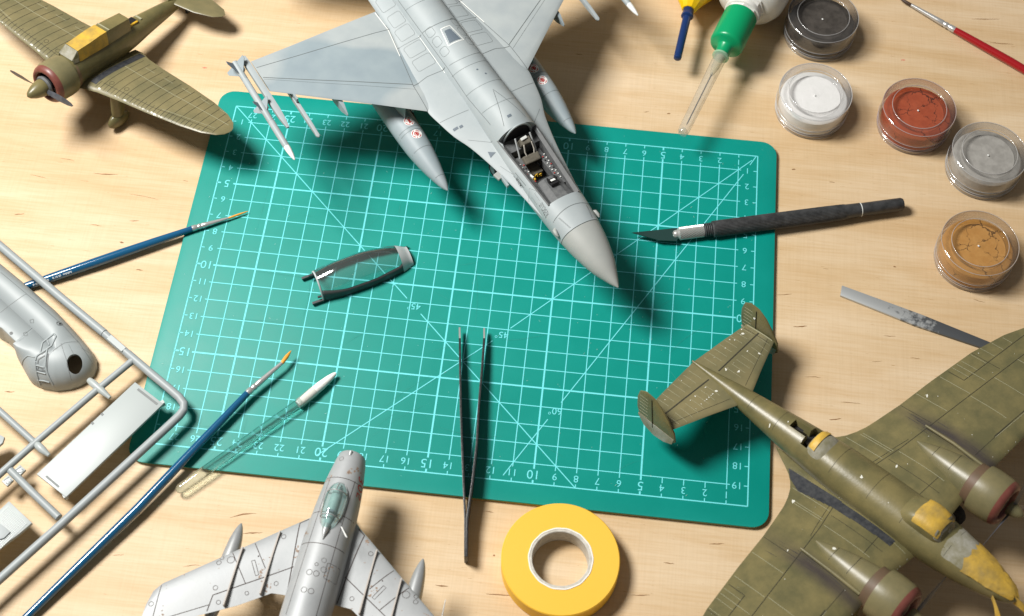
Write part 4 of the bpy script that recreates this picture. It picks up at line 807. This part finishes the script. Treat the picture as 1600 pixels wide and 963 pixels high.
mk('tail_fin', loft([[(dx*t_, y, z) for dx, y in ((0, yl), (1, lerp(yl, yt, .35)), (0, yt), (-1, lerp(yl, yt, .35)))] for z, yl, yt, t_ in ((.7, -12.2, -16.6, .18), (3.9, -16.4, -18.6, .06))]), M['silver'], g, 30)
mk('wing_probe', tube([(5.55, -6.05, -.05), (5.6, -7.4, -.05)], [.02, .04], 8), M['nickel'], g, 60)
mk('blade_antenna', loft([[(x, y, z) for x, y, z in ((.55, -4.2, 1.12), (.62, -4.25, 1.1), (1.02, -4.82, 1.55), (.97, -4.80, 1.57))], [(x+.02, y+.05, z-.02) for x, y, z in ((.55, -4.2, 1.12), (.62, -4.25, 1.1), (1.02, -4.82, 1.55), (.97, -4.80, 1.57))]]), M['white'], g, 0)
CB = Body([(-2.2, .18, 1.1, 1.22, 1.0, 2), (-2.5, .36, 1.12, 1.48, 1.0, 2), (-3.0, .46, 1.14, 1.66, 1.0, 2), (-3.6, .46, 1.16, 1.70, 1.0, 2), (-4.2, .33, 1.18, 1.62, 1.0, 2), (-4.62, .10, 1.2, 1.42, 1.1, 2)])
cm = CB.mesh(np.linspace(-2.2, -4.62, 24), 32); mk('canopy', cm, M['migglass'], g, 50)
mk('cockpit_interior', CB.mesh(np.linspace(-2.45, -4.3, 12), 20, .55), pm('cockpit_blue_grey', (.24, .33, .33), .6, var=(.36, .45, .44), vs=400), g, 50); mk('seat_back', box((0, -3.75, 1.42), (.34, .12, .3), (-15, 0, 0)), M['darkslate'], g, 0, bevel=.04)
for y, k in ((-2.75, 1.02), (-3.95, 1.02)): mk('canopy_frame', tube([CB.pt(y, t, k) for t in np.linspace(.05, math.pi-.05, 20)], .028, 6), M['silverdark'], g, 60)
mk('canopy_base', tube([CB.pt(y, .12, 1.03) for y in np.linspace(-2.2, -4.62, 16)]+[CB.pt(y, math.pi-.12, 1.03) for y in np.linspace(-4.62, -2.2, 16)], .03, 6), M['silverdark'], g, 60)
mk('windscreen_spine', tube([CB.pt(y, math.pi/2, 1.01) for y in (-2.3, -2.5, -2.75)], .03, 6), M['silverdark'], g, 60)
mk('rear_fairing', tube([(0, -4.3, 1.3), (0, -4.6, 1.36), (0, -5.0, 1.33)], [.16, .14, .03], 14), M['silverdark'], g, 60)
GT = bvh(gf, *gw); ink, ru, lt, rd = Ink(GT), Ink(GT, .004), Ink(GT), Ink(GT, .008)
for q in (1, -1):
    m_ = (lambda P: P) if q == 1 else mir
    ink.line(m_([(1.12, -3.7), (1.45, -3.95), (1.22, -5.9), (1.1, -7.2)]), .045); ink.line(m_([(1.14, -6.0), (4.15, -7.91), (4.2, -8.75)]), .04); ink.line(m_([(4.2, -8.35), (6.4, -9.6)]), .03)
    ink.line(m_([(3.1, -5.26), (2.3, -6.32)]), .035); ink.line(m_([(3.92, -5.88), (2.95, -7.13)]), .035); ink.line(m_([(6.45, -7.9), (6.3, -9.9)]), .03)
    for x, y, r in ((3.88, -6.23, .16), (4.14, -7.58, .1), (3.83, -8.16, .09), (2.77, -7.53, .08), (1.67, -6.86, .09), (4.35, -6.45, .1), (4.3, -6.2, .09), (1.95, -4.75, .1), (6.6, -8.8, .1), (.15, -6.55, .12), (.15, -7.35, .12)): ink.circ(m_([(x, y)])[0][0], y, r, .022)
    ink.loop(m_([(2.85, -6.05), (2.98, -6.12), (2.62, -6.72), (2.5, -6.65)]), .025); ink.disc(m_([(2.75, -5.85)])[0][0], -5.85, .035)
    ink.line(m_([(.55, -1.9), (.62, -8.5)]), .022)
    for k in range(40):
        x, y = random.uniform(1.2, 6.4), random.uniform(-9.2, -4.5); ru.chip(q*x, y, random.uniform(.01, .03), 2, random.uniform(-1, 1))
for y in (-1.95, -5.2, -3.7): ink.line([(x, y) for x in np.linspace(-.95, .95, 20)], .03, 9)
ink.loop(rrect(.72, -6.3, .5, .7, .05, 3), .02); ink.circ(.05, -6.15, .07, .02); ink.circ(.3, -5.9, .1, .015); ink.circ(.4, -6.3, .12, .015); ink.circ(-.32, -.95, .1, .02)
for x, y, r in ((.7, -6.5, .14), (-1.2, -5.4, .12), (2.4, -6.5, .13), (-2.4, -6.6, .13), (-6.0, -9.3, .2), (.45, -1.3, .08), (-.6, -1.9, .08), (-2.0, -7.1, .08), (1.6, -4.2, .1), (.2, -1.6, .04), (-.9, -4.6, .1)):
    for k in range(9): ru.chip(x+random.gauss(0, r), y+random.gauss(0, r*1.4), random.uniform(.015, .05), 1.6, random.uniform(-2, 2))
ink.build('panel_lines', M['mline'], g); ru.build('grime_spots', M['rust'], g)
# red serial on the right side of the nose, cast from the side
V, F = [], []; tside = BVHTree.FromPolygons([Vector(v) for v in gf[0]], gf[1]); tv, tf = text_mesh('305')
for a, b, _ in tv:
    yy, zz = -2.05-a*.75, .56+b*.62; h = tside.ray_cast(Vector((6, yy, zz)), Vector((-1, 0, 0))); V.append(tuple(h[0]+h[1]*.01) if h[0] else (1, yy, zz))
mk('serial_number', (V, tf), M['red'], g, 0, kind='flat', label='red serial number on the nose side')
gear(g, PO, PR, 0, -2.4, -.4, .4, 0, .25, 'silverdark'); gear(g, PO, PR, 3, -6.1, -.1, .55, 0, .35, 'silverdark'); gear(g, PO, PR, -3, -6.1, -.1, .55, 0, .35, 'silverdark')

# ---- propellers shared by both olive aircraft
def prop(par, c, R, n, a0, hub, spl, sm='olive'):
    sp_ = mk('spinner', lathe(c, (0, 1, 0), [(hub*.95, -.1), (hub, 0), (hub*.93, spl*.3), (hub*.72, spl*.6), (hub*.4, spl*.88), (hub*.1, spl)], 28), M[sm], par, 50)
    for i in range(n):
        a = R_(a0+360*i/n); d = V3(math.cos(a), 0, math.sin(a)); t_ = V3(-math.sin(a), 0, math.cos(a)); rg = []
        for s_, wd, tw in ((.0, .10, 40), (.2, .13, 30), (.5, .18, 16), (.8, .16, 10), (.95, .10, 8), (1, .03, 8)):
            q = t_*math.cos(R_(tw))+V3(0, 1, 0)*math.sin(R_(tw)); nn = np.cross(d, q)*.022; ce = np.array(c)+V3(0, .08, 0)+d*(hub*.6+(R-hub*.6)*s_)
            rg.append([ce+q*wd, ce+nn, ce-q*wd, ce-nn])
        mk('blade', loft(rg), M['prop'], sp_, 30)
def cowl(par, cx_, cz, y0, y1, r, neck, ring='maroon'):
    L_ = y1-y0
    mk('exhaust_collar', lathe((cx_, y0-neck, cz), (0, 1, 0), [(r*.74, 0), (r*.86, .05), (r*.86, neck+.1)], 36), M['brown'], par, 40)
    co = mk('cowling', lathe((cx_, y0, cz), (0, 1, 0), [(r*.84, 0), (r*.97, .03), (r, .25*L_), (r*.985, .7*L_), (r*.95, .80*L_)], 44, cap=False), M['olive2'], par, 40)
    mk('cowling_ring', lathe((cx_, y0, cz), (0, 1, 0), [(r*.955, .79*L_), (r*.93, .88*L_), (r*.86, .96*L_), (r*.78, L_), (r*.69, .99*L_), (r*.64, .93*L_), (r*.62, .8*L_)], 44, cap=False), M[ring], co, 60)
    mk('engine_face', lathe((cx_, y0, cz), (0, 1, 0), [(r*.66, .3*L_), (r*.66, .62*L_), (r*.3, .66*L_), (r*.28, .9*L_)], 30), M['black'], co, 40)
    for i in range(9):
        a = R_(40*i); mk('cylinder', tube([(cx_+r*.3*math.cos(a), y0+.66*L_, cz+r*.3*math.sin(a)), (cx_+r*.62*math.cos(a), y0+.66*L_, cz+r*.62*math.sin(a))], r*.09, 8), M['tub'], co, 40)

# ---- olive twin-engine bomber
PO, PR = (24.45, -14.6, 4.5), (-128.6, 9.8, -6.4)
b = thing('twin_engine_bomber_model', 'olive twin-engine bomber model with twin tail fins and taped canopy and nose', 'model plane', PO, PR)
BB = Body([(.35, .10, .05, .15, -.08, 2), (.1, .36, .06, .36, -.28, 2.2), (-.6, .62, .08, .62, -.5, 2.3), (-1.5, .83, .14, .88, -.68, 2.3), (-2.6, 1.02, .24, 1.08, -.82, 2.2), (-3.9, 1.16, .34, 1.28, -.9, 2.1), (-6, 1.16, .4, 1.38, -.9, 2.1), (-8.5, 1.10, .42, 1.42, -.8, 2.1), (-10.6, .93, .45, 1.36, -.55, 2.05), (-12.5, .74, .5, 1.20, -.25, 2), (-14.4, .52, .55, 1.02, .05, 2), (-16.4, .22, .60, .80, .38, 2), (-17.5, .05, .64, .69, .59, 2)])
SL = (-11.6, -10.15)
def bring(y, cut):
    ring = BB.ring(y, 44)
    if cut:
        for p in ring:
            if abs(p[0]) < cut and p[2] > .7: p[2] = .45
    return ring
bf = loft([bring(y, 0) for y in np.linspace(.35, -10.1, 46)]+[bring(y, c) for y, c in ((-10.12, .62), (-10.5, .62), (-10.7, .42), (-10.72, .13), (-11.6, .13))]+[bring(y, 0) for y in np.linspace(-11.62, -17.5, 22)])
mk('fuselage', bf, M['olive'], b, 35)
mk('gun_well', box((0, -10.85, .9), (.60, 1.4, .10)), M['black'], b, 0)
tu = Body([(-9.35, .80, .8, 1.34, .5, 2), (-9.7, .84, .8, 1.52, .5, 2), (-10.1, .80, .8, 1.60, .5, 2), (-10.32, .70, .8, 1.50, .5, 2), (-10.42, .5, .8, 1.2, .5, 2)]); tm = tu.mesh(np.linspace(-9.35, -10.42, 12), 30); mk('dorsal_turret', tm, M['dust'], b, 40, label='turret glazing half covered by tape')
rg = [[tu.pt(y, t, 1.03+random.uniform(0, .03)) for t in np.linspace(.7, 2.6, 14)] for y in np.linspace(-9.95, -10.40, 5)]; mk('turret_tape', loft(rg, cap=False, closed=False), M['mtape'], b, 25)
bw = []
for sg in (1, -1):
    wv = wing([(.6, -3.9, -11.9, -.28, .46), (.9, -3.98, -11.4, -.26, .455), (1.15, -4.02, -10.95, -.24, .45), (1.4, -4.03, -10.55, -.21, .44), (1.7, -4.05, -10.22, -.18, .43), (2.05, -4.08, -9.95, -.14, .42), (2.5, -4.1, -9.73, -.1, .41), (3.0, -4.11, -9.55, -.05, .395), (3.6, -4.12, -9.42, .0, .38), (5, -4.1, -9.15, .12, .34), (7, -4.02, -8.88, .30, .28), (9.6, -3.95, -8.45, .52, .2), (11.5, -4.0, -7.9, .68, .15), (13, -4.35, -7.2, .8, .1), (13.8, -5.0, -6.6, .86, .05), (14.0, -5.5, -6.1, .88, .02)], sg)
    mk('wing', wv, M['olivew'], b, 35); bw.append(wv)
    nx_, nz = 3.70, .10
    NB = Body([(-7.32, .04, .33, .37, .28, 2), (-6.8, .30, .22, .52, -.1, 2), (-6.0, .58, .14, .72, -.5, 2), (-5.0, .80, .1, .88, -.72, 2), (-4.2, .90, .1, .98, -.8, 2)])
    nm = NB.mesh(np.linspace(-7.32, -4.2, 22), 32, 1, sg*nx_); na = mk('engine_nacelle', nm, M['olive2'], b, 40); bw.append(nm)
    mk('exhaust_pipe', tube([(sg*(nx_+.85), -4.4, .42), (sg*(nx_+.88), -6.0, .55), (sg*(nx_+.86), -7.5, .52)], [.09, .08, .06], 10), M['olive2'], b, 60)
    cowl(b, sg*nx_, nz, -4.0, -2.5, 1.16, .42)
    prop(b, (sg*nx_, -2.35, nz), 2.25, 3, 45 if sg > 0 else -15, .34, .62, 'olive2')
    gear(b, PO, PR, sg*nx_, -4.7, -.6, .62, 0, .45, 'olive')
    mk('tailplane', wing([(.02, -14.1, -17.45, .60, .13), (2, -14.9, -17.3, .60, .11), (3.62, -15.5, -17.15, .60, .07)], sg), M['olive2'], b, 35)
    fo = [(-15.25, -.05), (-15.35, .5), (-15.75, 1.1), (-16.2, 1.62), (-16.65, 1.93), (-17.15, 2.0), (-17.5, 1.78), (-17.62, 1.3), (-17.6, .62), (-17.45, .1), (-17.1, -.35), (-16.5, -.58), (-15.9, -.52), (-15.45, -.3)]
    xx = 3.68
    fi = mk('tail_fin', loft([[(sg*(xx-.02), y, z) for y, z in [((p[0]+16.5)*.94-16.5, (p[1]-.6)*.94+.6) for p in fo]], [(sg*(xx+.02), y, z) for y, z in fo], [(sg*(xx+.08), y, z) for y, z in fo], [(sg*(xx+.11), (p[0]+16.5)*.94-16.5, (p[1]-.6)*.94+.6) for p in fo]]), M['olive'], b, 30)
    lw_ = [(-15.32, .12), (-15.42, -.3), (-15.9, -.54), (-16.5, -.60), (-17.1, -.37), (-17.47, .1), (-17.5, .2)]
    mk('fin_lower_lobe', loft([[(sg*(xx-.035+e*.16), y, z) for y, z in lw_] for e in (0, 1)]), M['dust'], fi, 30)
    for xo in (-.03, .12): mk('rudder_hinge', tube([(sg*(xx+xo), -16.6, -.1), (sg*(xx+xo), -16.75, 1.8)], .025, 6), M['olivel'], fi, 60)
    mk('hinge_bracket', box((sg*(xx-.03), -16.8, 1.25), (.05, .1, .08)), M['lline'], fi, 0)
    for k in range(14): mk('rudder_rib', tube([(sg*(xx-.025+.135*(k // 7)), -16.95, .25+.22*(k % 7)), (sg*(xx-.025+.135*(k // 7)), -17.45, .25+.22*(k % 7))], .008, 5), M['wornl'], fi, 60)
BT = bvh(bf, *bw); tpv = bvh(*[wing([(.02, -14.1, -17.45, .60, .13), (2, -14.9, -17.3, .60, .11), (3.62, -15.5, -17.15, .60, .07)], s_) for s_ in (1, -1)], bf)
ink, wl, ch, so, sw_ = Ink(BT, .008), Ink(BT, .01), Ink(BT, .012), Ink(BT, .006), Ink(BT, .01)
for q in (1, -1):
    m_ = (lambda P: P) if q == 1 else mir
    ink.line(m_([(1.25, -8.0), (3.0, -7.65), (12.6, -6.35)]), .028); ink.line(m_([(1.25, -8.18), (2.9, -7.85), (3.6, -7.68)]), .02); ink.line(m_([(1.3, -5.6), (2.8, -5.5)]), .022)
    ink.line(m_([(4.8, -5.0), (8.5, -4.75), (13, -5.2)]), .02); ink.line(m_([(6.2, -4.95), (9.8, -4.6)]), .03); wl.line(m_([(6.2, -4.88), (9.5, -4.55)]), .018)
    for x, ya_, yb, wn in ((1.95, -9.9, -7.9, 1), (2.1, -7.7, -5.0, 0), (2.5, -9.5, -7.85, 1), (2.62, -9.45, -7.8, 1), (2.75, -7.6, -5.2, 1), (5.0, -9.1, -7.45, 0), (6.0, -8.95, -7.3, 1), (7.5, -8.7, -7.1, 1), (7.4, -7.0, -5.1, 1), (8.6, -8.55, -7.0, 1), (9.0, -6.8, -4.9, 1), (10.6, -6.6, -5.0, 1), (9.6, -8.4, -6.9, 0)): (wl if wn else ink).line(m_([(x, ya_), (x, yb)]), .022)
    for k in range(6): wl.line(m_([(8.3+.6*k, -8.6+.1*k), (8.3+.6*k, -7.7+.07*k)]), .018)
    ink.line(m_([(8.0, -8.6), (8.0, -7.75), (12.4, -7.15)]), .03); ink.line(m_([(9.9, -4.5), (9.9, -5.4), (12.5, -5.5)]), .02)
    ink.line(m_([(nx_-.55, -5.35), (nx_, -5.3), (nx_+.55, -5.35)]), .022); ink.line(m_([(nx_-.42, -6.35), (nx_, -6.3), (nx_+.42, -6.35)]), .022); wl.line(m_([(1.2, -10.3), (1.35, -4.3)]), .02)
    for k in range(30): ch.chip(*m_([(random.uniform(1.4, 12.5), random.choice((random.uniform(-8.6, -4.3), -4.12)))])[0], random.uniform(.008, .022), 1.5, random.uniform(-2, 2))
for x, y, r, e in ((.35, -7.6, .08, 1.4), (.25, -5.0, .14, 1.2), (.1, -11.8, .03, 2), (.55, -6.0, .03, 1), (2.55, -9.4, .07, 2), (3.62, -6.45, .09, 1.2), (-2.0, -7.2, .05, 2.5), (4.9, -7.9, .03, 3), (-6.2, -8.5, .05, 2), (.6, -12.4, .035, 3), (7.2, -9.0, .07, 1.5)): ch.chip(x, y, r, e, .4)
for y in (-2.9, -5.15, -6.9, -8.9, -12.2, -13.8): ink.line([(x, y) for x in np.linspace(-.9, .9, 18)], .014, 9)
sw_.fill([]) if False else None
ink.build('panel_lines', M['olivel'], b); wl.build('worn_lines', M['wornl'], b); ch.build('paint_chips', M['chipw'], b)
overlay(BT, [(1.18, -10.7), (1.22, -4.95), (1.62, -4.95), (1.72, -8.0), (1.95, -9.6), (1.6, -10.3)], M['sootw'], b, 'walkway', .014, .04)
# exhaust stains: soft, made of many thin streaks
for sg in (1, -1):
    so = Ink(BT, .009)
    for k in range(26):
        x0 = random.gauss(4.75, .22); y0 = random.uniform(-8.2, -4.6); L_ = random.uniform(.25, 1.0); so.line([(sg*x0, y0), (sg*(x0+random.uniform(-.03, .05)), max(y0-L_, -9.0))], random.uniform(.01, .04), .25, True)
    so.build('exhaust_stain', M['soot'], b)
i2, w2 = Ink(tpv, .008), Ink(tpv, .01); c2 = Ink(tpv, .012)
for q in (1, -1):
    m_ = (lambda P: P) if q == 1 else mir
    i2.line(m_([(.35, -16.2), (3.5, -16.35)]), .07); i2.line(m_([(.55, -14.75), (3.5, -15.8)]), .015); i2.line(m_([(3.35, -15.6), (3.3, -17.1)]), .02); w2.line(m_([(3.58, -15.6), (3.55, -17.1)]), .05)
    for k in range(8): w2.line(m_([(.55+.38*k, -16.5), (.55+.38*k, -17.25)]), .016); w2.line(m_([(.75+.36*k, -16.05), (.75+.36*k, -15.2-.02*k)]), .014)
    for k in range(14): c2.chip(*m_([(random.uniform(.6, 3.4), random.choice((-16.9, -15.5, -17.1, -16.0)))])[0], random.choice((.012, .02, .03, .06)), 1.8, random.uniform(-2, 2))
i2.build('tail_panel_lines', M['olivel'], b); w2.build('tail_ribs', M['wornl'], b); c2.build('tail_chips', M['chipw'], b)
w2.line([], .1) if False else None
# taped canopy and nose
CA = Body([(-3.25, .55, .9, 1.16, .7, 2.6), (-3.6, .74, .95, 1.66, .7, 3.2), (-4.3, .78, .95, 1.80, .7, 3.4), (-4.9, .78, .95, 1.66, .7, 3), (-5.4, .66, .95, 1.42, .7, 2.4)])
mk('canopy', CA.mesh(np.linspace(-3.25, -5.4, 16), 36), M['olive'], b, 30)
def crumple(body, y0, y1, a0, a1, k, jit, ny, na, mat, name, edge=.1, subd=1):
    rg = []
    for i, y in enumerate(np.linspace(y0, y1, ny)):
        e = random.uniform(-edge, edge)
        rg.append([body.pt(y+(random.uniform(-edge, edge) if i in (0, ny-1) else random.uniform(-jit, jit)), t, k+random.uniform(-jit, jit*1.6)*(1+(1.6*(1-i/(ny-1)) if name == 'nose_tape' and y1 > y0 and i < 0 else (1.8*i/(ny-1) if name == 'nose_tape' else 0)))) for t in np.linspace(R_(a0)+e*.3, R_(a1)-e*.3, na)])
    o = mk(name, loft(rg, cap=False, closed=False), mat, b, 50 if subd else 22); sbs = o.modifiers.new('s', 'SUBSURF'); sbs.levels = sbs.render_levels = subd; return o
crumple(CA, -3.45, -4.75, 25, 155, 1.03, .010, 8, 14, M['mtape'], 'canopy_tape', .06)
crumple(CA, -3.28, -3.62, 15, 165, 1.01, .012, 4, 12, M['dust'], 'windscreen_mask', .03)
crumple(BB, -3.1, -1.9, 35, 150, 1.008, .008, 7, 12, M['dust'], 'nose_mask', .1)
crumple(BB, -2.1, .32, 30, 168, 1.06, .018, 15, 16, M['mtape'], 'nose_tape', .14, 0)
V = [BB.pt(-.5, t, 1.03) for t in np.linspace(-1.0, .3, 7)]
rg = [[p+V3(.02*random.random(), .0, 0) for p in V], [p+V3(.28+.15*random.random(), .42+.2*random.random(), -.18*random.random()-.1) for p in V], [p+V3(.42+.3*random.random(), .62+.5*random.random(), -.42-.3*random.random()) for p in V]]
fo_ = mk('tape_flap', loft(rg, cap=False, closed=False), M['mtape'], b, 40); fo_.modifiers.new('s', 'SUBSURF').levels = 1
V = [BB.pt(y, 1.3, 1.05) for y in (.28, 0, -.3, -.7)]
rg = [V, [p+V3(-.12, .35+.15*random.random(), -.12) for p in V], [p+V3(-.05, .62+.35*random.random(), -.5-.3*random.random()) for p in V]]
fo_ = mk('tape_flap', loft(rg, cap=False, closed=False), M['mtape'], b, 40); fo_.modifiers.new('s', 'SUBSURF').levels = 1
gear(b, PO, PR, 0, -16.4, .4, .2, TH, .2, 'olive', 'tail_wheel')

# ---- olive single-engine monoplane
PO, PR = (-23.49, 6.845, 3.8), (150.5, 14.5, 2.2)
k_ = thing('propeller_plane_model', 'olive single-engine propeller plane model with maroon cowl ring and taped canopy', 'model plane', PO, PR)
KB = Body([(-2.2, .98, -.05, .92, -1.0, 2), (-3.0, .86, -.05, .84, -.98, 2.1), (-4.5, .80, -.05, .78, -1.0, 2.2), (-6.5, .72, -.02, .76, -.85, 2.1), (-8.5, .52, .05, .68, -.5, 2), (-10.5, .30, .15, .55, -.2, 2), (-12.2, .05, .25, .4, .12, 2)])
kf = KB.mesh(np.linspace(-2.2, -12.2, 40), 36); mk('fuselage', kf, M['olive'], k_, 35)
cowl(k_, 0, -.08, -2.45, -1.05, 1.10, .3); prop(k_, (0, -.85, -.05), 2.25, 2, -3, .46, 1.0)
mk('spinner_plate', lathe((0, -1.1, -.05), (0, 1, 0), [(.52, 0), (.56, .1), (.5, .2)], 30), M['tub'], k_)
kw = []
for sg in (1, -1):
    wv = wing([(.5, -2.5, -6.9, -.72, .30), (1.0, -2.72, -6.95, -.70, .30), (1.7, -2.92, -6.72, -.64, .28), (3, -3.06, -6.52, -.52, .24), (5, -3.2, -6.3, -.33, .19), (7, -3.42, -5.98, -.14, .14), (8.2, -3.66, -5.66, -.03, .10), (8.9, -3.98, -5.3, .03, .07), (9.2, -4.3, -4.95, .05, .04), (9.28, -4.55, -4.75, .055, .01)], sg)
    mk('wing', wv, M['olive2'], k_, 35); kw.append(wv)
    mk('tailplane', wing([(.1, -10.2, -12.0, .42, .09), (1.5, -10.4, -11.95, .42, .07), (2.5, -10.8, -11.75, .42, .05), (2.85, -11.2, -11.45, .42, .02)], sg), M['olive2'], k_, 35)
    # fixed trousered leg
    Rm = rotm(PR); zl = -2.6
    for _ in range(30): zl -= ((np.array(PO)+Rm@V3(sg*2.3, -3.7, zl))[2]-.42)*.9
    tr = Body([(-3.2, .05, 0, .1, -.1, 2), (-3.5, .2, 0, .1, -.1, 2)])
    P = [V3(sg*2.3, -3.75, -.75), V3(sg*2.3, -3.70, lerp(-.75, zl, .55)), V3(sg*2.3, -3.7, zl)]
    ring_ = lambda c, a, q: [(c[0]+a*math.cos(t), c[1]+q*math.sin(t), c[2]) for t in np.linspace(0, 2*math.pi, 20, endpoint=False)]
    mk('gear_trouser', loft([ring_(P[0], .26, .5), ring_(P[1], .24, .45), ring_(P[2]+V3(0, 0, .3), .22, .40)]), M['olive'], k_, 50)
    mk('wheel_spat', loft([ring_(P[2]+V3(0, dy, z), a, q) for z, a, q, dy in ((.5, .10, .25, -.05), (.38, .24, .55, 0), (.1, .29, .75, 0), (-.12, .27, .68, .02), (-.26, .2, .5, .05))]), M['olive'], k_, 50)
    mk('wheel', lathe(P[2]-V3(.13, 0, 0), (1, 0, 0), [(.2, 0), (.38, .03), (.42, .1), (.42, .16), (.38, .23), (.2, .26)], 24), M['tyre'], k_, 40)
mk('tail_fin', loft([[(dx*t_, y, z) for dx, y in ((0, yl), (1, lerp(yl, yt, .3)), (0, yt), (-1, lerp(yl, yt, .3)))] for z, yl, yt, t_ in ((.35, -9.7, -12.1, .14), (1.1, -10.6, -12.35, .11), (1.7, -11.1, -12.3, .06), (1.9, -11.5, -12.1, .03))]), M['olive'], k_, 40)
gear(k_, PO, PR, 0, -11.5, -.1, .16, 0, .12, 'olive', 'tail_wheel')
kc = loft([[(x*w_, y, z) for x, z in ((-1, .55), (-1, .95), (-.82, zt), (.82, zt), (1, .95), (1, .55))] for y, w_, zt in ((-2.62, .50, .90), (-3.0, .50, 1.30), (-5.2, .50, 1.42), (-6.75, .44, 1.34))]); mk('canopy', kc, M['olive'], k_, 15, bevel=.025)
V, F = loft([[(x*w_*1.035, y, z+.02) for x, z in ((-1, .62), (-1, .95), (-.82, zt), (.82, zt), (1, .95), (1, .62))] for y, w_, zt in ((-3.02, .50, 1.30), (-3.12, .50, 1.315), (-3.9, .50, 1.35), (-4.6, .50, 1.39), (-5.05, .50, 1.41))], cap=False, closed=False)
V = [tuple(np.array(v)+np.random.RandomState(3+i).uniform(-.018, .018, 3)) for i, v in enumerate(V)]; mk('canopy_tape', (V, F), M['mtape'], k_, 20)
V, F = loft([[(x*w_*1.02, y+.012, z) for x, z in ((-1, .66), (-.98, .95), (-.8, zt), (.8, zt), (.98, .95), (1, .66))] for y, w_, zt in ((-2.60, .50, .90), (-3.0, .50, 1.315))], cap=False, closed=False); mk('windscreen_mask', (V, F), M['dust'], k_, 20)
mk('canopy_bow', box((0, -5.25, 1.43), (.84, .07, .03)), M['wornl'], k_, 0)
mk('gunner_opening', box((0, -7.15, .70), (.5, .7, .1)), M['black'], k_, 0); mk('opening_lip', box((-.24, -7.15, .73), (.10, .6, .08)), M['brass'], k_, 0); mk('rear_deck', box((0, -7.75, .70), (.44, .12, .06)), M['wornl'], k_, 0)
KT = bvh(*kw); ink, wl, ch = Ink(KT, .008), Ink(KT, .009), Ink(KT, .012)
for q in (1, -1):
    m_ = (lambda P: P) if q == 1 else mir
    for x in np.arange(1.7, 9.0, .5): ink.line(m_([(x, -3.0-.07*x), (x-.06, -5.1), (x-.1, -6.6+.1*x)]), .022)
    for x in np.arange(1.45, 9.0, .25): ink.line(m_([(x, -2.95-.07*x), (x, -3.5-.05*x)]), .02)
    wl.line(m_([(1.2, -5.3), (5, -5.05), (8.9, -4.95)]), .03); ink.line(m_([(1.6, -3.5), (5, -3.6), (8.6, -4.1)]), .02); wl.line(m_([(5.4, -3.75), (8.6, -4.3)]), .02)
    for a in range(5): wl.line(m_([(2.2+1.35*a, -5.95+.06*a), (2.9+1.35*a, -5.9+.07*a)]), .025)
    for x, y in ((1.95, -3.75), (2.9, -3.85)): ink.circ(q*x, y, .12, .02)
    for a in range(46):
        x = random.uniform(1.5, 8.8); ch.chip(q*x, -2.99-.058*x-.03*random.random(), random.choice((.012, .018, .025, .05)), random.uniform(1.2, 3), 0)
ink.build('panel_lines', M['olivel'], k_); wl.build('worn_lines', M['wornl'], k_); ch.build('paint_chips', M['chipw'], k_)
overlay(KT, [(1.0, -3.2), (1.35, -3.2), (1.35, -6.75), (.95, -6.8)], M['sootw'], k_, 'walkway', .01, .1); overlay(KT, [(-1.0, -3.2), (-1.35, -3.2), (-1.35, -6.75), (-.95, -6.8)], M['sootw'], k_, 'walkway', .01, .1)
